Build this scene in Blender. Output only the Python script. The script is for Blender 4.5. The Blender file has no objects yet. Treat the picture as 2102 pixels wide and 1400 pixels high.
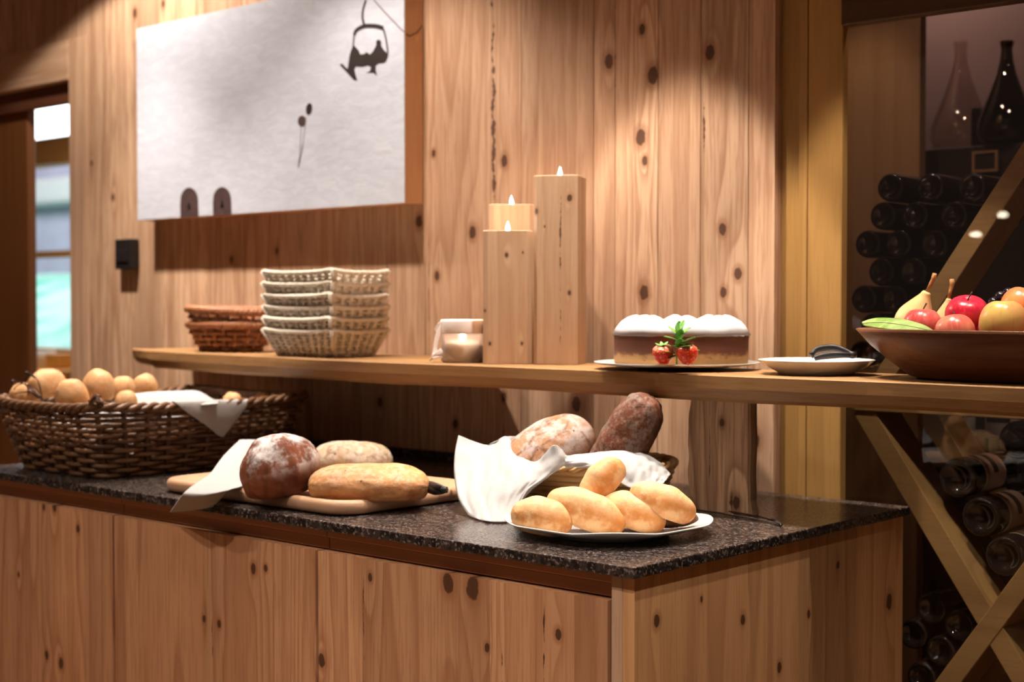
import bpy, math, random
from math import sin, cos, pi, radians, sqrt, exp
from mathutils import Vector, Matrix, noise
random.seed(7)
C = bpy.context.scene.collection
S = bpy.context.scene
# ------------------------------------------------------------------ camera
YAW, PIT, F = radians(41.85), radians(1.49), 3000.0
CAM = Vector((1.196, -2.394, 1.26))
FW = Vector((-sin(YAW)*cos(PIT), cos(YAW)*cos(PIT), -sin(PIT)))
RT = Vector((cos(YAW), sin(YAW), 0)); UP = RT.cross(FW)
cd = bpy.data.cameras.new('camera'); cam = bpy.data.objects.new('camera', cd); C.objects.link(cam)
cd.sensor_width = 36; cd.lens = F/2102*36
M = Matrix((RT, UP, -FW)).transposed().to_4x4(); M.translation = CAM
cam.matrix_world = M
cd.dof.use_dof = True; cd.dof.focus_distance = 2.2; cd.dof.aperture_fstop = 4.0
cd.clip_start = .05
S.camera = cam
# ------------------------------------------------------------------ world, exposure
w = bpy.data.worlds.new('world'); S.world = w; w.use_nodes = True
w.node_tree.nodes['Background'].inputs[0].default_value = (1.0, .52, .34, 1)
w.node_tree.nodes['Background'].inputs[1].default_value = .02
S.view_settings.view_transform = 'Standard'; S.view_settings.look = 'None'
S.view_settings.exposure = .30; S.view_settings.gamma = 1; S.view_settings.use_curve_mapping = False
# ------------------------------------------------------------------ lamps of the room
def spot(x, y, z, power, ang, blend, tgt=None, col=(1, .86, .745), rad=.025):
    d = bpy.data.lights.new('spot_beam', 'SPOT'); d.energy = power; d.color = col
    d.spot_size = radians(ang); d.spot_blend = blend; d.shadow_soft_size = rad
    o = bpy.data.objects.new('spot_beam', d); C.objects.link(o); o.location = (x, y, z)
    v = Vector(tgt or (x, y, 0)) - Vector((x, y, z)); o.rotation_euler = v.to_track_quat('-Z', 'Y').to_euler()
    return o
SPOTS = [  # x, y, z, watts, cone, blend
    (-2.20, -.45, 2.38, 36, 136, .12),
    (-1.22, -.45, 2.38, 38, 106, .5),
    (-.49, -.36, 2.38, 82, 56, .14),
    (0.0, -.36, 2.38, 62, 56, .14),
    (.50, -.42, 2.38, 34, 60, .3),
    (-.85, -.98, 2.38, 14, 66, .6),
    (-.05, -.98, 2.38, 8, 66, .6),
    (-1.60, -2.1, 2.38, 26, 112, .35),
    (-.45, -2.1, 2.38, 40, 112, .35),
    (.80, -1.9, 2.38, 66, 112, .35)]
for s in SPOTS: spot(*s)
for x_, y_, w_, c_ in ((-.49, -.36, 52, 44), (0.0, -.36, 24, 44), (-2.20, -.45, 105, 84), (-1.22, -.45, 62, 70), (-1.72, -.45, 60, 70)): spot(x_, y_, 2.38, w_, c_, 1.0)      # bright heart of the reflector lamps' beam; the last is added, without lamp
def area(loc, rot, sx, sy, power, col):
    d = bpy.data.lights.new('fill_light', 'AREA'); d.shape = 'RECTANGLE'; d.size = sx; d.size_y = sy
    d.energy = power; d.color = col
    o = bpy.data.objects.new('fill_light', d); C.objects.link(o); o.location = loc; o.rotation_euler = rot
    return o
area((-.4, -4.8, 1.7), (radians(82), 0, 0), 7.0, 2.4, 7, (1, .66, .52))       # added fill standing in for the rest of the dining room's light
# ------------------------------------------------------------------ pixel helpers (real planes)
def ray(px, py): return FW + RT*((px-1051)/F) - UP*((py-700)/F)
def at(px, py, Y):
    d = ray(px, py); return CAM + d*((Y-CAM.y)/d.y)
def atz(px, py, z):
    d = ray(px, py); return CAM + d*((z-CAM.z)/d.z)
def xa(px, Y): return at(px, 622, Y).x
# ------------------------------------------------------------------ mesh helper
class MB:
    def __init__(s): s.v = []; s.f = []; s.sm = []; s.att = []
    def add(s, vs, fs, smooth=False, tint=0.5):
        o = len(s.v); s.v += [tuple(v) for v in vs]
        for f in fs: s.f.append(tuple(i+o for i in f)); s.sm.append(smooth); s.att.append(tint)
    def box(s, x0, x1, y0, y1, z0, z1, tint=.5):
        s.add([(x0,y0,z0),(x1,y0,z0),(x1,y1,z0),(x0,y1,z0),(x0,y0,z1),(x1,y0,z1),(x1,y1,z1),(x0,y1,z1)],
              [(3,2,1,0),(4,5,6,7),(0,1,5,4),(1,2,6,5),(2,3,7,6),(3,0,4,7)], False, tint)
    def ring_loft(s, rings, smooth=True, cap=True, closed=False, tint=.5):
        n = len(rings[0]); vs = [p for r in rings for p in r]; fs = []
        m = len(rings)
        for i in range(m if closed else m-1):
            a = i*n; b = ((i+1) % m)*n
            for j in range(n): k = (j+1) % n; fs.append((a+j, a+k, b+k, b+j))
        if cap and not closed:
            fs.append(tuple(reversed(range(n)))); fs.append(tuple((m-1)*n+j for j in range(n)))
        s.add(vs, fs, smooth, tint)
    def tube(s, pts, r, n=6, closed=False, cap=True, flat=1.0, tint=.5):
        pts = [Vector(p) for p in pts]; m = len(pts); rings = []; up = Vector((0,0,1))
        for i, p in enumerate(pts):
            a = pts[(i-1) % m] if (closed or i > 0) else p; b = pts[(i+1) % m] if (closed or i < m-1) else p
            t = (b-a); t = t.normalized() if t.length > 1e-9 else Vector((1,0,0))
            ref = up if abs(t.dot(up)) < .95 else Vector((0,1,0))
            if i > 0 and abs(t.dot(prev)) < .98: ref = prev
            x = ref - t*ref.dot(t); x.normalize(); prev = x; y = t.cross(x)
            rr = r[i] if isinstance(r, (list, tuple)) else r
            rings.append([p + x*cos(2*pi*k/n)*rr + y*sin(2*pi*k/n)*rr*flat for k in range(n)])
        s.ring_loft(rings, True, cap, closed, tint)
    def lathe(s, prof, n=32, fx=1.0, fy=1.0, smooth=True, cap=False, expo=2.0, tint=.5):
        rings = []
        for r, z in prof:
            ring = []
            for k in range(n):
                a = 2*pi*k/n; c, q = cos(a), sin(a)
                if expo != 2: h = (abs(c)**expo+abs(q)**expo)**(-1/expo); c *= h; q *= h
                ring.append(Vector((r*fx*c, r*fy*q, z)))
            rings.append(ring)
        s.ring_loft(rings, smooth, cap, False, tint)
    def grid(s, G, smooth=True, tint=.5):
        m, n = len(G), len(G[0])
        s.add([p for r in G for p in r], [(i*n+j, i*n+j+1, (i+1)*n+j+1, (i+1)*n+j) for i in range(m-1) for j in range(n-1)], smooth, tint)
    def build(s, name, mat, parent=None, loc=None, rotz=0, bevel=0, solid=0, sub=0):
        me = bpy.data.meshes.new(name); me.from_pydata(s.v, [], s.f)
        me.polygons.foreach_set('use_smooth', s.sm)
        a = me.attributes.new('tint', 'FLOAT', 'FACE'); a.data.foreach_set('value', s.att)
        me.materials.append(mat); me.update()
        o = bpy.data.objects.new(name, me); C.objects.link(o)
        if parent: o.parent = parent
        if loc is not None: o.location = loc
        o.rotation_euler.z = rotz
        if solid: m = o.modifiers.new('solid', 'SOLIDIFY'); m.thickness = solid; m.offset = 0
        if bevel: m = o.modifiers.new('bevel', 'BEVEL'); m.width = bevel; m.segments = 2; m.limit_method = 'ANGLE'
        if sub: m = o.modifiers.new('sub', 'SUBSURF'); m.levels = sub; m.render_levels = sub
        return o
def tag(o, label=None, cat=None, group=None, kind=None):
    if label: o['label'] = label
    if cat: o['category'] = cat
    if group: o['group'] = group
    if kind: o['kind'] = kind
    return o
def thing(name, label, cat, loc, rotz=0, group=None):
    o = bpy.data.objects.new(name, None); C.objects.link(o); o.location = loc; o.rotation_euler.z = rotz
    o.empty_display_size = .05
    return tag(o, label, cat, group)
def dup(o, label=None, loc=None, rot=None, parent=None):
    c = o.copy(); C.objects.link(c); c.parent = parent
    for ch in list(o.children): dup(ch, parent=c)
    if label: c['label'] = label
    if loc is not None: c.location = loc
    if rot is not None: c.rotation_euler = rot
    return c
def catmull(P, t):
    n = len(P)-1; x = min(max(t*n, 0), n-1e-6); i = int(x); u = x-i
    p0 = P[max(i-1, 0)]; p1 = P[i]; p2 = P[min(i+1, n)]; p3 = P[min(i+2, n)]
    return .5*((2*p1)+(p2-p0)*u+(2*p0-5*p1+4*p2-p3)*u*u+(3*p1-3*p2+p3-p0)*u**3)
def surf(ctrl, m=28, n=28):
    R = [[Vector(p) for p in r] for r in ctrl]
    rows = [[catmull(r, j/(n-1)) for j in range(n)] for r in R]
    return [[catmull([rows[k][j] for k in range(len(rows))], i/(m-1)) for j in range(n)] for i in range(m)]
# ------------------------------------------------------------------ materials
def newmat(name):
    m = bpy.data.materials.new(name); m.use_nodes = True; nt = m.node_tree
    return m, nt, nt.nodes['Principled BSDF']
class NB:
    def __init__(s, nt): s.nt = nt
    def n(s, t, **k):
        o = s.nt.nodes.new(t)
        for a, b in k.items(): setattr(o, a, b)
        return o
    def put(s, sock, v):
        if isinstance(v, bpy.types.NodeSocket): s.nt.links.new(v, sock)
        else: sock.default_value = v
    def math(s, op, a, b=0.0, c=None):
        o = s.n('ShaderNodeMath', operation=op); s.put(o.inputs[0], a); s.put(o.inputs[1], b)
        if c is not None: s.put(o.inputs[2], c)
        return o.outputs[0]
    def vmath(s, op, a, b=(0,0,0)):
        o = s.n('ShaderNodeVectorMath', operation=op); s.put(o.inputs[0], a); s.put(o.inputs[1], b)
        return o.outputs[1] if op == 'LENGTH' else o.outputs[0]
    def mix(s, f, a, b, mode='MIX'):
        o = s.n('ShaderNodeMix', data_type='RGBA', blend_type=mode); s.put(o.inputs[0], f)
        for k, v in ((6, a), (7, b)): s.put(o.inputs[k], v if isinstance(v, bpy.types.NodeSocket) else (*v, 1))
        return o.outputs[2]
    def mapr(s, v, a, b, c=0.0, d=1.0, t='SMOOTHSTEP'):
        o = s.n('ShaderNodeMapRange', interpolation_type=t); s.put(o.inputs[0], v)
        for k, x in enumerate((a, b, c, d)): s.put(o.inputs[k+1], x)
        return o.outputs[0]
    def noise(s, vec, scale, detail=3, rough=.5, out=0, dist=0.0):
        o = s.n('ShaderNodeTexNoise'); s.put(o.inputs['Vector'], vec); s.put(o.inputs['Scale'], scale)
        s.put(o.inputs['Detail'], detail); s.put(o.inputs['Roughness'], rough); s.put(o.inputs['Distortion'], dist)
        return o.outputs[out]
    def coord(s): return s.n('ShaderNodeTexCoord').outputs['Object']
    def attr(s, name): o = s.n('ShaderNodeAttribute', attribute_name=name); return o.outputs['Fac']
    def bump(s, h, strength=.3, dist=.002):
        o = s.n('ShaderNodeBump'); s.put(o.inputs['Strength'], strength); s.put(o.inputs['Distance'], dist); s.put(o.inputs['Height'], h)
        return o.outputs[0]
def wood(name, light, dark, axis='Z', freq=16.0, knots=(), cracks=(), rough=.62, small=.35, contrast=1.0, flat='Y', fiber=.5, tvar=.5):
    """procedural sawn pine: grain lines along axis, growth rings bending round the knots"""
    m, nt, b = newmat(name); N = NB(nt); co = N.coord(); tint = N.attr('tint')
    al = {'X': 0, 'Y': 1, 'Z': 2}[axis]
    sc = [1, 1, 1]; sc[al] = .045
    cx = N.n('ShaderNodeCombineXYZ'); N.put(cx.inputs[0], N.math('MULTIPLY', tint, 7.3)); N.put(cx.inputs[1], N.math('MULTIPLY', tint, 3.1)); N.put(cx.inputs[2], N.math('MULTIPLY', tint, 11.7))
    st = N.vmath('ADD', N.vmath('MULTIPLY', co, tuple(sc)), cx.outputs[0])
    kn = None; warp = None
    mul = [1, 1, 1]; mul[{'X': 0, 'Y': 1, 'Z': 2}[flat]] = 0
    for (kx, ky, kz, r) in knots:
        s3 = [a/r for a in mul]; s3[al] /= 1.45
        d = N.vmath('LENGTH', N.vmath('MULTIPLY', N.vmath('SUBTRACT', co, (kx, ky, kz)), tuple(s3)))
        s4 = [a/(r*2.2) for a in mul]; s4[al] /= 3.2
        e = N.math('MULTIPLY', N.math('POWER', 2.718, N.math('MULTIPLY', N.math('POWER', N.vmath('LENGTH', N.vmath('MULTIPLY', N.vmath('SUBTRACT', co, (kx, ky, kz)), tuple(s4))), 2.0), -1.0)), min(1.0, r*45))
        kn = d if kn is None else N.math('MINIMUM', kn, d)
        warp = e if warp is None else N.math('ADD', warp, e)
    n1 = N.noise(st, 5.0, 2, .5)
    ph = N.math('MULTIPLY', n1, 3.2)
    if warp is not None: ph = N.math('ADD', ph, N.math('MULTIPLY', warp, .34))
    fr = N.math('FRACT', N.math('MULTIPLY', ph, freq/3.0))
    ring = N.math('POWER', fr, 2.2)
    ring = N.math('MULTIPLY', ring, N.mapr(fr, 1.0, .86))
    fib = N.noise(st, 190.0, 2, .6)
    col = N.mix(N.math('MULTIPLY', ring, .78*contrast), light, dark)
    col = N.mix(N.math('MULTIPLY', N.mapr(fib, .45, .66), .62*fiber), col, dark)
    big = N.noise(st, 2.3, 1, .5)
    col = N.mix(N.mapr(big, .38, .68, 0, .45*contrast), col, tuple((a*.45+d_*.55) for a, d_ in zip(light, dark)))
    # board tone
    t2 = N.mapr(tint, 0, 1, 1-tvar*.55, 1+tvar*.42, 'LINEAR')
    vm = N.n('ShaderNodeVectorMath', operation='SCALE'); N.put(vm.inputs[0], col); N.put(vm.inputs[3], t2); col = vm.outputs[0]
    brown = (.065, .026, .012)
    if kn is not None:
        kk = N.math('ADD', kn, N.math('MULTIPLY', N.math('SUBTRACT', N.noise(co, 90.0, 2), .5), .5))
        col = N.mix(N.mapr(kk, 1.9, .95, 0, .55), col, dark)
        col = N.mix(N.mapr(kk, .95, .70, 0, .9), col, brown)
    # pin knots
    if small > 0:
        vo = N.n('ShaderNodeTexVoronoi', feature='F1'); s5 = [9.0*a for a in mul]; s5[al] = 5.0
        N.put(vo.inputs['Vector'], N.vmath('MULTIPLY', co, tuple(s5))); N.put(vo.inputs['Scale'], 1.0)
        sel = N.n('ShaderNodeSeparateColor'); N.put(sel.inputs[0], vo.outputs['Color'])
        pm = N.math('MULTIPLY', N.mapr(vo.outputs['Distance'], .055, .028), N.mapr(sel.outputs[0], 1-small, 1-small+.02))
        col = N.mix(N.math('MULTIPLY', pm, .8), col, brown)
    for (p0, wdt, amp, z0, z1) in cracks:   # (across position, half width, wander, from, to)
        ac = {'Y': 0, 'X': 1}[flat]
        sx = N.n('ShaderNodeSeparateXYZ'); N.put(sx.inputs[0], co)
        cz = N.n('ShaderNodeCombineXYZ'); N.put(cz.inputs[0], p0*3); N.put(cz.inputs[1], N.math('MULTIPLY', sx.outputs[2], 1.0))
        wob = N.math('MULTIPLY', N.math('SUBTRACT', N.noise(cz.outputs[0], 9.0, 4, .65), .5), amp)
        dx = N.math('ABSOLUTE', N.math('SUBTRACT', N.math('SUBTRACT', sx.outputs[ac], p0), wob))
        ww = N.math('MULTIPLY', N.mapr(N.noise(cz.outputs[0], 22.0, 3, .7), .42, .66), wdt)
        inside = N.math('MULTIPLY', N.mapr(sx.outputs[2], z0, z0+.03), N.mapr(sx.outputs[2], z1, z1-.03))
        cm = N.math('MULTIPLY', N.math('LESS_THAN', dx, ww), inside)
        col = N.mix(N.math('MULTIPLY', cm, .9), col, brown)
    N.put(b.inputs['Base Color'], col); b.inputs['Roughness'].default_value = rough
    b.inputs['Specular IOR Level'].default_value = .3
    N.put(b.inputs['Normal'], N.bump(N.math('ADD', N.math('MULTIPLY', fib, .5), N.math('MULTIPLY', ring, .5)), .25, .0012))
    return m
def plain(name, col, rough=.5, spec=.5, metal=0.0, trans=0.0, var=0.0, scale=40.0, bump=0.0, col2=None, sss=0.0):
    m, nt, b = newmat(name); N = NB(nt)
    b.inputs['Base Color'].default_value = (*col, 1); b.inputs['Roughness'].default_value = rough
    b.inputs['Specular IOR Level'].default_value = spec; b.inputs['Metallic'].default_value = metal
    b.inputs['Transmission Weight'].default_value = trans
    if sss: b.inputs['Subsurface Weight'].default_value = sss; b.inputs['Subsurface Radius'].default_value = (.01, .006, .003); b.inputs['Subsurface Scale'].default_value = 1
    nz = N.noise(N.coord(), scale, 4, .6)
    c2 = col2 or tuple(c*(1-var) for c in col)
    N.put(b.inputs['Base Color'], N.mix(N.mapr(nz, .35, .65), col, c2))
    if bump: N.put(b.inputs['Normal'], N.bump(nz, bump, .003))
    return m
def emit(name, col, strength, col2=None, scale=6.0):
    m, nt, b = newmat(name); N = NB(nt)
    b.inputs['Base Color'].default_value = (0, 0, 0, 1)
    b.inputs['Emission Strength'].default_value = strength
    N.put(b.inputs['Emission Color'], N.mix(N.mapr(N.noise(N.coord(), scale, 3), .35, .65), col, col2 or col))
    return m
def bread(name, crust, dark, flour=(.86, .80, .72), fl=.6, seeds=0.0, top=.3, scale=30.0, crack=0.0, lowdark=0.0):
    m, nt, b = newmat(name); N = NB(nt); co = N.coord()
    n1 = N.noise(co, scale, 4, .6); n2 = N.noise(co, scale*3.2, 3, .7)
    col = N.mix(N.mapr(n1, .38, .68), crust, dark)
    if crack:
        vo = N.n('ShaderNodeTexVoronoi', feature='DISTANCE_TO_EDGE'); N.put(vo.inputs['Vector'], N.vmath('MULTIPLY', co, (1, 2.2, 1))); N.put(vo.inputs['Scale'], scale*.9)
        col = N.mix(N.mapr(vo.outputs['Distance'], .09, .02, 0, crack), col, tuple(c*.35 for c in dark))
    g = N.n('ShaderNodeTexCoord').outputs['Generated']; sx = N.n('ShaderNodeSeparateXYZ'); N.put(sx.inputs[0], g)
    if lowdark:  # darker baked band along the flank
        band = N.math('MULTIPLY', N.mapr(sx.outputs[2], .2, .38), N.mapr(sx.outputs[2], .75, .5))
        col = N.mix(N.math('MULTIPLY', N.math('MULTIPLY', band, N.mapr(n1, .38, .62)), lowdark), col, dark)
    if fl:
        f = N.math('MULTIPLY', N.mapr(sx.outputs[2], top, top+.35), N.mapr(N.math('ADD', N.math('MULTIPLY', n1, .5), N.math('MULTIPLY', n2, .5)), .42, .58))
        col = N.mix(N.math('MULTIPLY', f, fl), col, flour)
    if seeds:
        v2 = N.n('ShaderNodeTexVoronoi', feature='F1'); N.put(v2.inputs['Vector'], co); N.put(v2.inputs['Scale'], 95.0)
        sl = N.n('ShaderNodeSeparateColor'); N.put(sl.inputs[0], v2.outputs['Color'])
        col = N.mix(N.math('MULTIPLY', N.mapr(v2.outputs['Distance'], .26, .16), N.mapr(sl.outputs[0], 1-seeds, 1-seeds+.02)), col, (.12, .045, .015))
    N.put(b.inputs['Base Color'], col); b.inputs['Roughness'].default_value = .62; b.inputs['Specular IOR Level'].default_value = .3
    N.put(b.inputs['Normal'], N.bump(N.math('ADD', n1, N.math('MULTIPLY', n2, .5)), .55, .003))
    return m
def thin_glass(name, tintc=(1, 1, 1), refl=1.0, rough=0.0):
    m = bpy.data.materials.new(name); m.use_nodes = True; nt = m.node_tree; nt.nodes.clear(); N = NB(nt)
    t = N.n('ShaderNodeBsdfTransparent'); t.inputs[0].default_value = (*tintc, 1)
    g = N.n('ShaderNodeBsdfGlossy'); g.inputs['Roughness'].default_value = rough
    fr = N.n('ShaderNodeFresnel'); fr.inputs[0].default_value = 1.5
    mx = N.n('ShaderNodeMixShader'); N.put(mx.inputs[0], N.math('MULTIPLY', N.math('MULTIPLY', fr.outputs[0], refl), N.math('SUBTRACT', 1.0, N.n('ShaderNodeNewGeometry').outputs['Backfacing']))); nt.links.new(t.outputs[0], mx.inputs[1]); nt.links.new(g.outputs[0], mx.inputs[2])
    o = N.n('ShaderNodeOutputMaterial'); nt.links.new(mx.outputs[0], o.inputs[0])
    return m

# ================================================================== SETTING
PL, PD = (.60, .405, .262), (.25, .105, .044)
wk = [(*at(px, py, 0)[:3], r) for px, py, r in ((277,27,.011),(335,8,.009),(970,477,.012),(1035,330,.011),(897,566,.009),(890,315,.007),
 (1250,126,.013),(1340,155,.015),(1315,282,.014),(1323,330,.008),(1322,600,.013),(1457,108,.013),(1483,470,.010),(1485,600,.009),(1515,562,.010),
 (780,825,.010),(1183,830,.014),(1550,905,.012),(155,600,.009),(232,405,.008),(860,455,.012),(475,533,.008),(568,515,.007),
 (1318,60,.009),(935,870,.009),(1035,815,.008),(188,335,.006))]
cr = [(xa(1012, 0), .0062, .040, at(1012,470,0).z, 2.4), (xa(1444, 0), .0030, .008, at(1440,320,0).z, at(1440,190,0).z),
      (xa(880, 0), .0022, .006, 1.13, 1.42), (xa(1262, 0), .0010, .006, 1.68, 1.9), (xa(1032, 0), .0040, .015, .93, 1.09)]
WALL = wood('pine_wall', PL, PD, 'Z', 15, wk, cr, .6, .4, 1.0, 'Y', .85, .46)
LIN = wood('pine_trim', PL, PD, 'Z', 15, (), (), .6, .1, .7, 'Y', .4, .2)
LINX = wood('pine_rail', PL, PD, 'X', 15, (), (), .6, .1, .7, 'Y', .4, .2)
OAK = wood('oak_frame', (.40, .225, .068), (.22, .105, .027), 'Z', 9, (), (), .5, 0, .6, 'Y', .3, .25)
OAKX = wood('oak_header_shaded', (.085, .042, .017), (.045, .018, .007), 'X', 9, (), (), .5, 0, .6, 'Y', .3, .25)  # oak with the shade on the header put into its colour
DARKW = wood('brown_panel', (.34, .18, .09), (.20, .09, .04), 'Z', 10, (), (), .5, 0, .6, 'Y', .3, .3)
DOORW = wood('door_wood_shaded', (.22, .085, .025), (.12, .04, .012), 'Z', 9, (), (), .5, 0, .6, 'Y', .3, .3)  # shade of the door recess is painted into the leaf's wood colour
DOORX = wood('door_rail', (.16, .06, .03), (.09, .03, .015), 'X', 9, (), (), .5, 0, .6, 'Y', .3, .3)
def S_(o): return tag(o, kind='structure')
random.seed(3)
seams = [-2.63] + [xa(p, 0) for p in (222, 275, 330, 425, 500, 573, 640, 722, 795, 874, 1070, 1218, 1262, 1350, 1437, 1535)] + [-.281]
tints = [.5,.62,.35,.7,.45,.55,.3,.65,.42,.5,.72,.28,.55,.78,.62,.40,.85]
b = MB(); b.box(-4.4, -.281, .03, .06, 0, 2.42) if False else None
for i in range(len(seams)-1):
    x0, x1 = seams[i]+.0007, seams[i+1]-.0007
    b.box(x0, x1, 0, .035, 0, 2.42, tints[i])
for i, x in enumerate([-2.73, -2.89, -3.06, -3.2, -3.36, -3.52]):
    x1 = x+.1 if i == 0 else [-2.73, -2.89, -3.06, -3.2, -3.36][i-1]
    if i: b.box(x+.0007, x1-.0007, 0, .035, 2.05, 2.42, [.4,.3,.5,.6,.35,.5][i])
b.box(-2.73, -2.63, 0, .035, 2.05, 2.42, .5)
for i in range(4): b.box(-3.68-.2*i+.001, -3.48-.2*i-.001 if i else -3.52, 0, .035, 0, 2.42, random.random())
S_(b.build('wall_back', WALL, bevel=.0012))
b = MB(); b.box(-2.73, -2.63, -.004, .10, 0, 2.05, .6); S_(b.build('trim_1', LIN, bevel=.003))
b = MB(); b.box(-3.6, -2.73, -.004, .10, 1.93, 2.05, .6); S_(b.build('trim_2', LINX, bevel=.003))
b = MB(); b.box(-3.6, -2.73, .03, .05, 1.868, 1.93, .1); S_(b.build('trim_3', DOORX, bevel=.002))       # rail of the sliding door
b = MB(); b.box(-4.4, xa(65, .065), .055, .085, 0, 1.90, .4); b.box(xa(65,.065)-.0005, xa(65,.065)+.03, .045, .09, 0, 1.90, .7) if False else None
S_(b.build('door_1', DOORW, bevel=.004))
b = MB(); b.box(-.281, -.235, .022, .045, 0, 2.42, .3); S_(b.build('trim_4', OAK, bevel=.002))
b = MB(); b.box(-.235, xa(1655, .008), .008, .029, 0, 2.42, .6); b.box(xa(1655,.008)+.002, -.144, .008, .029, 0, 2.42, .7); S_(b.build('trim_5', OAK, bevel=.002))
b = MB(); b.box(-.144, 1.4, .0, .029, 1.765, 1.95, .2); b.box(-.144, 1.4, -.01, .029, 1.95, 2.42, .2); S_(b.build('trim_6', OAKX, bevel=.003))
PANE = thin_glass('window_glass')
b = MB(); b.box(-.200, 1.4, .030, .036, .02, 1.80); S_(b.build('window_1', PANE))
# floor, ceiling
FLO = wood('oak_floor', (.30, .16, .07), (.16, .07, .03), 'X', 10, (), (), .4, 0, .6, 'Z', .3, .4)
b = MB()
for i in range(30): b.box(-7, 4, -6+.42*i+.001, -6+.42*(i+1)-.001, -.03, 0, random.random())
S_(b.build('floor', FLO))
CEI = wood('pine_ceiling', (.30, .16, .07), (.18, .07, .03), 'X', 10, (), (), .6, .1, .6, 'Z', .3, .3)
b = MB()
for i in range(21): b.box(-4.4, 4, -4+.2*i+.001, -4+.2*(i+1)-.001, 2.42, 2.45, random.random())
S_(b.build('ceiling', CEI))
LENS = emit('lamp_lens', (1, .86, .66), 6); STEEL = plain('brushed_steel', (.6, .58, .55), .3, .5, 1.0, var=.1)
for i, (x, y, z, *_ ) in enumerate(SPOTS):
    t = thing('downlight', 'round recessed downlight in the board ceiling above the ' + ['doorway side of the snow picture','candle columns','cake on the shelf','white plate with tongs','fruit bowl','bread board','plate of rolls','guest side of the big basket','guest side of the bread board','guest side of the counter end'][i], 'ceiling light', (x, y, 2.42), 0, 'recessed ceiling downlights')
    b = MB(); b.lathe([(.030, -.012), (.045, -.012), (.047, 0), (.047, .004), (.030, .004), (.030, -.012)], 24); b.build('trim_ring', STEEL, t)
    b = MB(); b.lathe([(.0005, -.001), (.029, -.001), (.029, .003), (.0005, .003)], 24); b.build('lens', LENS, t)
# ---- the room behind the doorway
PLAS = plain('white_plaster', (.80, .74, .68), .8, .2, var=.06)
Y2 = 2.2
zz = lambda py: at(104, py, Y2).z
x0, x1 = xa(20, Y2), xa(300, Y2)
ORW = wood('orange_pine', (.75, .36, .08), (.5, .2, .04), 'X', 10, (), (), .5, 0, .5, 'Y', .3, .3)
b = MB(); b.box(x0-1, x1+1.5, Y2, Y2+.12, 0, zz(735)); b.box(x0-1, x1+1.5, Y2, Y2+.12, zz(205), 2.6); b.box(x1, x1+1.5, Y2, Y2+.12, zz(735), zz(205)); S_(b.build('wall_far', PLAS))
wf = MB(); wf.box(x0-.6, x1, Y2-.03, Y2+.10, zz(338), zz(284), .5); wf.box(x0-.6, x1, Y2-.02, Y2+.10, zz(528), zz(515), .6)
wf.box(x0-.6, x1, Y2-.02, Y2+.10, zz(735), zz(715), .6); wf.box(x0-.7, x0-.6, Y2-.03, Y2+.1, zz(735), zz(205), .5)
wf.box(x1-.05, x1, Y2-.03, Y2+.1, zz(735), zz(205), .5)
o = S_(wf.build('window_2', ORW, bevel=.004))
b = MB(); b.box(x0-.6, x1, Y2+.04, Y2+.046, zz(735), zz(205)); S_(b.build('window_3', PANE))
SKY = emit('overcast_sky', (.80, .90, 1.0), 3.6, (1, 1, 1), .3)
b = MB(); b.box(-60, 10, 30, 30.5, -5, 30); tag(b.build('sky', SKY), 'bright overcast sky seen through the far window', 'sky', kind='structure')
GR = plain('meadow', (.10, .42, .30), .9, .1, var=.3, scale=1.2, col2=(.42, .60, .54))
G = [[Vector((-45+50*j/20, 3+20*i/14, -.6+ 2.25*min(1, i/3.2)**.8 + .08*noise.noise(Vector((j*.6, i*.5, 3))))) for j in range(21)] for i in range(15)]
b = MB(); b.grid(G); tag(b.build('ground', GR), kind='structure')
HS = plain('lilac_plaster', (.62, .60, .72), .9, .1, var=.1, scale=2)
RF = plain('snowy_roof', (.85, .83, .80), .9, .1, var=.1)
hp = at(104, 500, 12.0)
t = thing('house', 'pale lilac house with cream snowy eaves beyond the far window', 'house', (hp.x, 12, 0))
b = MB(); b.box(-3.6, 3.6, 0, 5, .3, at(104, 325, 12).z); b.build('house_wall', HS, t)
b = MB(); b.box(-4.0, 4.0, -.5, 5.4, at(104,425,12).z, at(104,372,12).z); b.build('roof', RF, t, bevel=.1)
tp = at(104, 752, 1.7)
t = thing('side_table', 'orange pine side table below the far window', 'table', (tp.x, 1.7, 0))
b = MB(); b.box(-.5, .5, -.25, .25, tp.z-.03, tp.z); b.build('table_top', ORW, t, bevel=.004)
for sx_ in (-.45, .45):
    for sy_ in (-.2, .2): b = MB(); b.box(sx_-.025, sx_+.025, sy_-.025, sy_+.025, 0, tp.z-.031); b.build('leg', ORW, t)
q = at(124, 752, 1.6); b = MB(); b.box(-.045, .045, -.06, .06, 0, .075); o = b.build('wooden_box', ORW, loc=(q.x, 1.6, tp.z+.001), bevel=.006); tag(o, 'small orange wooden box on the table below the far window', 'box')
q = at(88, 752, 1.6); b = MB(); b.lathe([(.001,0),(.035,0),(.038,.006),(.060,.05),(.066,.085),(.062,.084),(.05,.03),(.001,.010)], 32); o = b.build('white_bowl', PLAS, loc=(q.x, 1.6, tp.z+.001)); tag(o, 'white bowl on the table below the far window', 'bowl')
# daylight outside and in that room
area((-16, 2.6, 7), (radians(58), 0, 0), 12, 4, 1500, (.86, .93, 1.0))
area((-5.2, 1.2, 2.3), (0, 0, 0), 1.5, 1.0, 14, (1, .93, .85))
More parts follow.
